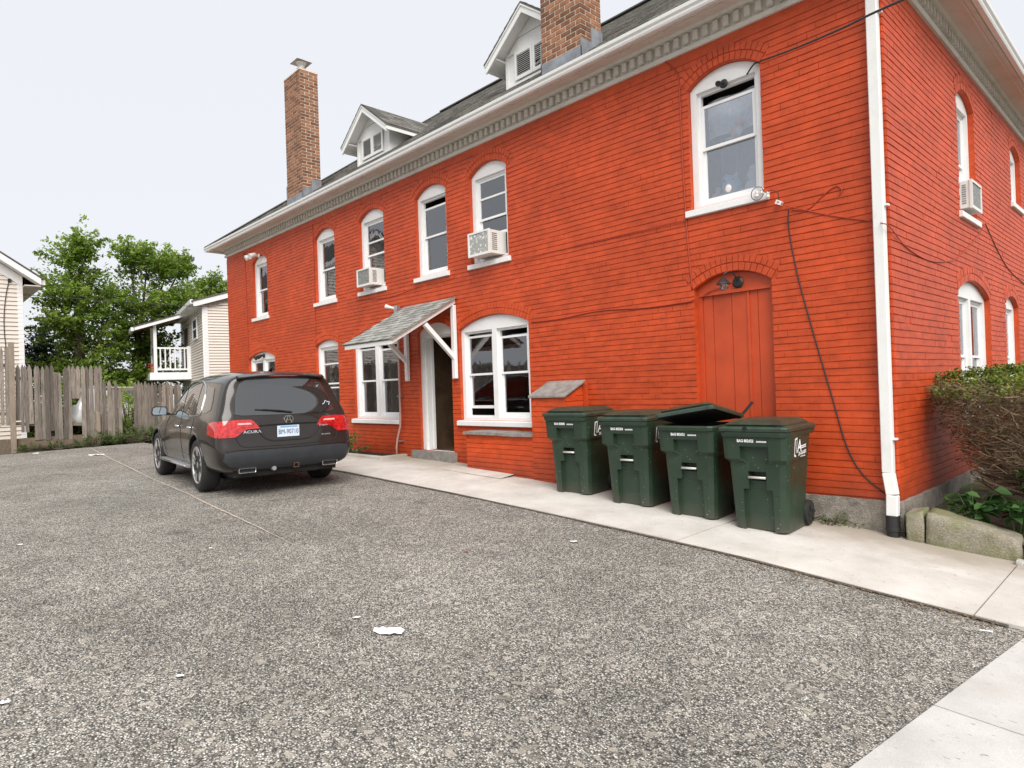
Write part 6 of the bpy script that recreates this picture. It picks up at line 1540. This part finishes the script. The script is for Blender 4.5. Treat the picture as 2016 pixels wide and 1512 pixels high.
def panel(name, view, poly, mat, parent, off=.004, step=.035, under=None, smooth=True, thick=.006):
    """a skin patch laid on the body: polygon in view coordinates, clipped exactly, projected and lifted by off"""
    from mathutils.geometry import delaunay_2d_cdt
    bnd = []
    for i, p in enumerate(poly):
        q = poly[(i+1) % len(poly)]; L = sqrt((q[0]-p[0])**2+(q[1]-p[1])**2); n = max(1, int(L/step))
        bnd += [Vector((p[0]+(q[0]-p[0])*t/n, p[1]+(q[1]-p[1])*t/n)) for t in range(n)]
    nb = len(bnd); pts = list(bnd); xs = [p[0] for p in poly]; ys = [p[1] for p in poly]
    x = min(xs)+step*.5
    while x < max(xs):
        y = min(ys)+step*.5
        while y < max(ys):
            if inside(poly, x, y) and min((Vector((x, y))-b).length for b in bnd) > step*.4: pts.append(Vector((x, y)))
            y += step
        x += step
    vo, _, fo, *_r = delaunay_2d_cdt(pts, [(i, (i+1) % nb) for i in range(nb)], [list(range(nb))], 1, 1e-6)
    q = MB(); T = []; Bt = []
    for v in vo:
        h, n = proj_pt(view, v.x, v.y); T.append(h+n*off); Bt.append(h-n*thick)
    n = len(T); fs = [tuple(f) for f in fo]
    cnt = {}
    for f in fs:
        for i in range(len(f)):
            e = (f[i], f[(i+1) % len(f)]); cnt[e] = cnt.get(e, 0)+1
    rim = [(a, n+a, n+b, b) for (a, b) in cnt if (b, a) not in cnt]
    q.add(T, fs); dark = mat is M['carglass']; q.cm = 1 if dark else 0; q.add(T+Bt, rim)      # the rim has its own vertices, so the face keeps its shading
    return q.build(name, [mat, M['carblack']] if dark else mat, parent, smooth=smooth)
def strip(name, view, pts, w, mat, parent, off=.0035, closed=False):
    """thin raised or dark line following the body"""
    P = [Vector(p) for p in pts]; dense = []
    for i in range(len(P)-(0 if closed else 1)):
        a, b = P[i], P[(i+1) % len(P)]; n = max(1, int((b-a).length/.03)); dense += [a+(b-a)*t/n for t in range(n)]
    if not closed: dense.append(P[-1])
    H = [proj_pt(view, *p) for p in dense]; Q = [h+n*off for h, n in H]
    for _ in range(4): Q = [Q[0]]+[(Q[i-1]+Q[i]*2+Q[i+1])/4 for i in range(1, len(Q)-1)]+[Q[-1]]
    q = MB(); q.tube(Q+([Q[0]] if closed else []), w, 6); return q.build(name, mat, parent, smooth=True)
def wheel_meshes():
    R, Wd = .378, .255
    ty = MB(); ty.lathe([(.255, -Wd/2+.02), (.30, -Wd/2), (.345, -Wd/2+.005), (.368, -Wd/2+.03), (R, -Wd/2+.06), (R, Wd/2-.06), (.368, Wd/2-.03), (.345, Wd/2-.005), (.30, Wd/2), (.255, Wd/2-.02)], (0, 0, 0), 40, 'y')
    # the rim: barrel, lip, five pairs of spokes, hub
    rm = MB(); n = 40; y = Wd/2
    rm.lathe([(.252, y-.022), (.268, y-.010), (.262, y-.004), (.246, y-.016), (.232, y-.045), (.232, -y+.02)], (0, 0, 0), n, 'y')
    rm2 = rm
    for k_ in range(5):
        for s in (-1, 1):
            a = k_*2*pi/5+pi/2; da = s*.17; db = s*.30
            p0 = Vector((.055*cos(a+db*1.2), y-.035, .055*sin(a+db*1.2))); p1 = Vector((.245*cos(a+da), y-.018, .245*sin(a+da)))
            d = (p1-p0).normalized(); sd = d.cross(Vector((0, 1, 0))).normalized()
            w0, w1 = .026, .036
            vs_ = [p0-sd*w0, p0+sd*w0, p1+sd*w1, p1-sd*w1]; lo = [v+Vector((0, -.045, 0)) for v in vs_]; hi = [v+Vector((0, .008, 0)) for v in (p0-sd*w0*.5, p0+sd*w0*.5, p1+sd*w1*.5, p1-sd*w1*.5)]
            rm2.add(vs_+lo+hi, [(8, 9, 10, 11), (0, 1, 9, 8), (1, 2, 10, 9), (2, 3, 11, 10), (3, 0, 8, 11), (0, 4, 5, 1), (1, 5, 6, 2), (2, 6, 7, 3), (3, 7, 4, 0)])
    rm2.lathe([(.075, y-.06), (.07, y-.032), (.04, y-.018), (.001, y-.016)], (0, 0, 0), 20, 'y')
    bk_ = MB(); bk_.lathe([(.01, y-.10), (.23, y-.10), (.23, y-.12), (.01, y-.12)], (0, 0, 0), 30, 'y')
    return ty.mesh('tyre', M['tyre'], smooth=True), rm2.mesh('rim', M['alloy']), bk_.mesh('brake_disc', M['brake'])
TY, RM, BK = wheel_meshes()
car = thing('parked_car', 'dark brown-grey SUV parked with its tailgate towards the camera', 'car', (0, 0, 0))
cb = link('body', BODYM, car)
for x in (0, 2.75):
    for s in (1, -1):
        w = link('wheel', TY, car); w.location = (x, s*.845, .378); w.rotation_euler = (0, .3*x, 0 if s > 0 else pi)
        for nm, me in (('rim', RM), ('brake_disc', BK)):
            c = bpy.data.objects.new(nm, me); COL.objects.link(c); c.parent = w
# wheel-arch edges
for x in (0, 2.75):
    for vw in ('L', 'R'):
        q = MB(); pts = []
        for t in lin(-.08, pi+.08, 22):
            px_, pz_ = x+.432*cos(t), .40+.432*sin(t)
            h, n = proj_pt(vw, px_, pz_); pts.append(h+n*.002)
        q.tube(pts, .014, 6); q.build('arch_lip', M['paint'], car, smooth=True)
# glass
GL = M['carglass']
rear = [(-.70, 1.105), (-.655, 1.33), (-.585, 1.52), (-.50, 1.565), (0, 1.585), (.50, 1.565), (.585, 1.52), (.655, 1.33), (.70, 1.105), (.62, 1.085), (0, 1.075), (-.62, 1.085)]
panel('rear_window', 'B', rear, GL, car, .007, .02, thick=.001)
def sidewin(vw):
    s = 1
    f = [(2.10, 1.085), (1.84, 1.085+.155), (1.62, 1.405), (1.44, 1.515), (1.20, 1.575), (1.06, 1.06)]
    f = [(2.06, 1.075), (1.78, 1.285), (1.55, 1.44), (1.36, 1.53), (1.16, 1.565), (1.03, 1.075)]
    r = [(.97, 1.078), (1.10, 1.568), (.70, 1.585), (.42, 1.575), (.30, 1.545), (.20, 1.09)]
    qf = [(.165, 1.09), (.255, 1.535), (.13, 1.51), (.02, 1.46), (-.06, 1.36), (-.115, 1.10)]
    d = [(-.185, 1.125), (-.13, 1.36), (-.035, 1.475), (-.05, 1.505), (-.40, 1.475), (-.53, 1.30), (-.58, 1.17), (-.40, 1.13)]
    for nm, p in (('front_side_window', f), ('rear_side_window', r), ('vent_window', qf), ('quarter_window', d)): panel(nm, vw, p, GL, car, .005, .022, thick=.001)
    strip('window_trim', vw, [(2.10, 1.065), (1.6, 1.062), (1.0, 1.067), (.2, 1.08), (-.13, 1.092), (-.075, 1.37), (.01, 1.475), (.12, 1.527), (.28, 1.562), (.44, 1.592), (.72, 1.60), (1.12, 1.585), (1.36, 1.548)], .010, M['chrome'], car)
for vw in ('L', 'R'):
    sidewin(vw)
    # door seams
    strip('door_seam', vw, [(1.01, 1.055), (1.0, .90), (.98, .60), (.94, .40)], .0045, M['carblack'], car, .0005)
    strip('door_seam', vw, [(.19, 1.06), (.16, .95), (.33, .72), (.45, .55), (.47, .40)], .0045, M['carblack'], car, .0005)
    strip('door_seam', vw, [(2.03, 1.04), (2.10, .80), (2.12, .50), (2.05, .40)], .0045, M['carblack'], car, .0005)
    strip('side_moulding', vw, [(2.05, .52), (1.4, .505), (.52, .50)], .008, M['paint'], car, .001)
    for hx in (1.18, .33):
        h, n = proj_pt(vw, hx, .905); q = MB(); s = 1 if vw == 'L' else -1
        q.tube([h+Vector((.10, 0, 0))+n*.008, h+Vector((.07, 0, .004))+n*.032, h+Vector((-.06, 0, .004))+n*.034, h+Vector((-.10, 0, 0))+n*.008], [.012, .017, .017, .012], 8); q.build('door_handle', M['chrome'], car, smooth=True)
    # running board
    s = 1 if vw == 'L' else -1
    q = MB(); q.prism([(.84, .30), (.99, .305), (1.02, .325), (1.015, .345), (.97, .352), (.84, .345)], lambda y, z: (.46, s*y, z), lambda y, z: (2.30, s*y, z)); rb = q.build('running_board', M['greymetal'], car, bevel=.006)
    q = MB(); q.tube([(.47, s*1.018, .336), (2.29, s*1.018, .336)], .011, 6); q.build('chrome_edge', M['chrome'], rb, smooth=True)
    # door mirror
    q = MB(); c = Vector((1.93, s*1.075, 1.135))
    prof = [(-.115, -.07), (.10, -.075), (.125, -.03), (.11, .06), (.06, .085), (-.10, .075), (-.125, .03)]
    q.prism(prof, lambda a, b: (c.x-.045, c.y+s*a, c.z+b), lambda a, b: (c.x+.05, c.y+s*a*.85, c.z+b*.85)); q.prism([(p[0]*.85, p[1]*.85) for p in prof], lambda a, b: (c.x+.05, c.y+s*a, c.z+b), lambda a, b: (c.x+.10, c.y+s*a*.45, c.z+b*.45)); mr = q.build('door_mirror', M['paint'], car, bevel=.012)
    q = MB(); q.bar(Vector((1.97, s*.90, 1.075)), Vector((1.97, s*.985, 1.10)), .07, .04); q.build('mirror_arm', M['carblack'], mr)
    q = MB(); q.prism([(p[0]*.84, p[1]*.80) for p in prof], lambda a, b: (c.x-.0475, c.y+s*a, c.z+b), lambda a, b: (c.x-.052, c.y+s*a, c.z+b)); q.build('mirror_glass', M['mirror'], mr)
# tail lamps: rear part and wrap-round part
for s, vw in ((1, 'L'), (-1, 'R')):
    lampB = [(s*.915, 1.015), (s*.70, 1.03), (s*.50, 1.025), (s*.44, .965), (s*.40, .905), (s*.56, .90), (s*.63, .865), (s*.72, .80), (s*.915, .80)]
    tl = panel('tail_light', 'B', lampB, M['redlens'], car, .012, .03)
    lampS = [(-.985, 1.018), (-.80, 1.012), (-.66, .985), (-.655, .93), (-.70, .84), (-.985, .80)]
    panel('lamp_wrap', vw, lampS, M['redlens'], tl, .012, .03)
    panel('pale_stripe', 'B', [(s*.68, .985), (s*.52, .985), (s*.50, .962), (s*.68, .962)], M['palelens'], tl, .0165, .03)
    panel('pale_stripe', 'B', [(s*.66, .945), (s*.50, .945), (s*.48, .928), (s*.66, .928)], M['redlens'], tl, .017, .03)
# tailgate edge line, plate recess, bumper
strip('tailgate_seam', 'B', [(.70, 1.10), (.725, .95), (.715, .78), (.69, .70), (.64, .665), (0, .655), (-.64, .665), (-.69, .70), (-.715, .78), (-.725, .95), (-.70, 1.10)], .006, M['carblack'], car, .0)
rec = panel('plate_recess', 'B', [(.43, .925), (.31, .755), (.24, .735), (-.24, .735), (-.31, .755), (-.43, .925)], M['paint'], car, .004)
strip('recess_edge', 'B', [(.47, .935), (.33, .745), (.25, .722), (-.25, .722), (-.33, .745), (-.47, .935), (-.2, .938), (.2, .938)], .009, M['carblack'], car, -.002, True)
strip('chrome_strip', 'B', [(.44, .945), (.2, .952), (-.2, .952), (-.44, .945)], .006, M['paint'], car, .008)
panel('bumper_trim', 'B', [(.86, .60), (.70, .615), (0, .605), (-.70, .615), (-.86, .60), (-.88, .50), (-.80, .42), (-.55, .375), (-.2, .36), (.2, .36), (.55, .375), (.80, .42), (.88, .50)], M['carplastic'], car, .010, .04)
strip('bumper_line', 'B', [(.84, .615), (.70, .632), (0, .622), (-.70, .632), (-.84, .615)], .006, M['carblack'], car, .002)
q = MB(); q.box(-.95, -.42, -.72, .72, .25, .37); q.build('under_tray', M['carblack'], car)
q = MB(); q.box(-.40, 3.3, -.66, .66, .17, .30); q.build('underbody_light_block', M['carblack'], car)  # dark box added below the floor to block light under the car
for s in (1, -1):
    y = s*.58; q = MB(); ring(q, lambda u, d, z: (-1.085+d, u, z), y-.115, y+.115, .315, .385, .013, 0, .10); ex = q.build('exhaust_tip', M['chrome'], car, bevel=.006)
    q = MB(); q.box(-1.05, -1.02, y-.10, y+.10, .325, .375); q.build('exhaust_bore', M['carblack'], ex)
q = MB(); ring(q, lambda u, d, z: (-1.09+d, u, z), -.12, -.045, .33, .40, .012, 0, .2); q.box(-.95, -.90, -.45, .45, .335, .385); q.build('tow_hitch', M['rust'], car)
q = MB(); q.lathe([(.03, -1.07), (.035, -1.03), (.03, -.98)], (0, .22, .345), 12, 'x'); q.build('trailer_socket', M['greymetal'], car)
# plate
def back_text(body, size, y, z, mat, name, sx=1., off=.003, parent=None, shear=0, bold=0):
    h, n = proj_pt('B', y, z); me = text_mesh(body, size, mat, .001, name, sx, shear, bold); o = link(name, me, parent or car)
    up = Vector((0, 0, 1)); up = (up-n*up.dot(n)).normalized(); o.matrix_world = frame_mat(h+n*off, Vector((0, -1, 0)), up); return o
h, n = proj_pt('B', 0.02, .845); q = MB(); px_ = h.x-.022
q.box(px_, px_+.006, .02-.155, .02+.155, .77, .925); pl_ = q.build('license_plate', M['platew'], car, bevel=.004)
q = MB(); q.box(px_-.0012, px_+.001, .02-.15, .02+.15, .897, .920); q.build('plate_band', M['platetop'], pl_)
for ya, yb__ in ((.02+.11, .02+.15), (.02-.15, .02-.125)):
    q = MB(); q.box(px_-.0016, px_+.001, ya, yb__, .900, .918); q.build('sticker', M['platew'], pl_)
me = text_mesh('BM-90710', .094, M['plateb'], .0005, 'lettering', .72, 0, 0); o = link('lettering', me, pl_); o.matrix_world = frame_mat((px_-.002, .02, .838), (0, -1, 0), (0, 0, 1))
# badge: ring with the caliper-shaped A
h, n = proj_pt('B', 0, 1.005); c = h+n*.012; q = MB()
q.tube([c+Vector((-.002, .062*cos(t), .055*sin(t))) for t in lin(0, 2*pi, 28)], .0085, 6, False)
for s in (1, -1): q.bar(c+Vector((-.003, s*.008, .045)), c+Vector((-.003, s*.040, -.046)), .013, .017, (1, 0, 0))
q.bar(c+Vector((-.003, .018, -.008)), c+Vector((-.003, -.018, -.008)), .010, .012, (1, 0, 0)); q.build('badge', M['chrome'], car)
back_text('ACURA', .052, .50, .862, M['chrome'], 'lettering', 1.35, .006, bold=.001)
back_text('MDX', .052, -.52, .905, M['chrome'], 'lettering', 1.4, .006, bold=.001)
back_text('SH-AWD', .028, -.53, .765, M['chrome'], 'lettering', 1.2, .006)
# wiper, spoiler lip, brake light, aerial, sticker
h0, n0 = proj_pt('B', -.06, 1.10); h1, n1 = proj_pt('B', .34, 1.155)
q = MB(); q.tube([h0+n0*.02, h0.lerp(h1, .5)+n0*.035, h1+n1*.022], [.013, .010, .006], 6); q.tube([h0.lerp(h1, .25)+n0*.02, h0.lerp(h1, .6)+n1*.018+Vector((0, .12, .008)), h1+n1*.014+Vector((0, .1, .004))], .006, 5); q.build('rear_wiper', M['black'], car)
q = MB(); pts = [(-.62, 1.60), (-.35, 1.625), (0, 1.635), (.35, 1.625), (.62, 1.60)]
vs_ = []
for y, z in pts: vs_ += [(-.80, y, z+.035), (-.905, y*.97, z+.005), (-.895, y*.97, z-.018), (-.80, y, z-.02)]
q.add(vs_, [(i*4+j, i*4+(j+1) % 4, (i+1)*4+(j+1) % 4, (i+1)*4+j) for i in range(4) for j in range(4)]+[(0, 1, 2, 3), (19, 18, 17, 16)]); sp_ = q.build('roof_spoiler', M['paint'], car, bevel=.006)
q = MB(); q.box(-.901, -.897, -.20, .20, 1.617, 1.630); q.build('brake_light', M['redlens'], sp_)
q = MB(); q.tube([(-.35, 0, 1.70), (-.42, 0, 1.75), (-.44, 0, 1.745)], [.03, .016, .006], 8); q.build('roof_aerial', M['carblack'], car)
for yy in (.40, -.40): strip('roof_seam', 'T', [(1.3, yy), (.4, yy*1.08), (-.5, yy*1.02)], .005, M['carblack'], car, .0)
h, n = proj_pt('B', -.60, 1.19); q = MB(); q.tube([h+n*.008+Vector((0, .045*cos(t)*(1+.25*cos(5*t)), .045*sin(t)*(1+.25*cos(5*t)))) for t in lin(0, 2*pi, 30)], .005, 4, False); q.build('window_sticker', M['platew'], car)
# put it in place
LR = Vector((-9.97, 3.17)); hd = Vector((-.9965, .084)); rt_ = Vector((.084, .9965))
axc = LR+rt_*.975; car.location = (axc.x, axc.y, gz(axc.x, axc.y)+.002); car.rotation_euler = (0, radians(-.3), atan2(hd.y, hd.x))
# ---- pale car glimpsed through the fence gap
c2 = thing('parked_car', 'pale car glimpsed through the gap in the fence', 'car', (0, 0, 0)); bw = BODYM.copy(); bw.materials[0] = M['paintw']; link('body', bw, c2)
for x in (0, 2.75):
    for s in (1, -1):
        w = link('wheel', TY, c2); w.location = (x, s*.845, .378); w.rotation_euler.z = 0 if s > 0 else pi
for nm in ('rear_window', 'front_side_window', 'rear_side_window'):
    for ob in [o for o in car.children if o.name.split('.')[0] == nm]:
        o = link(nm, ob.data, c2)
c2.location = (-28.2, ypx(262)*28/22.5-1.0, .44); c2.rotation_euler = (0, 0, radians(96))
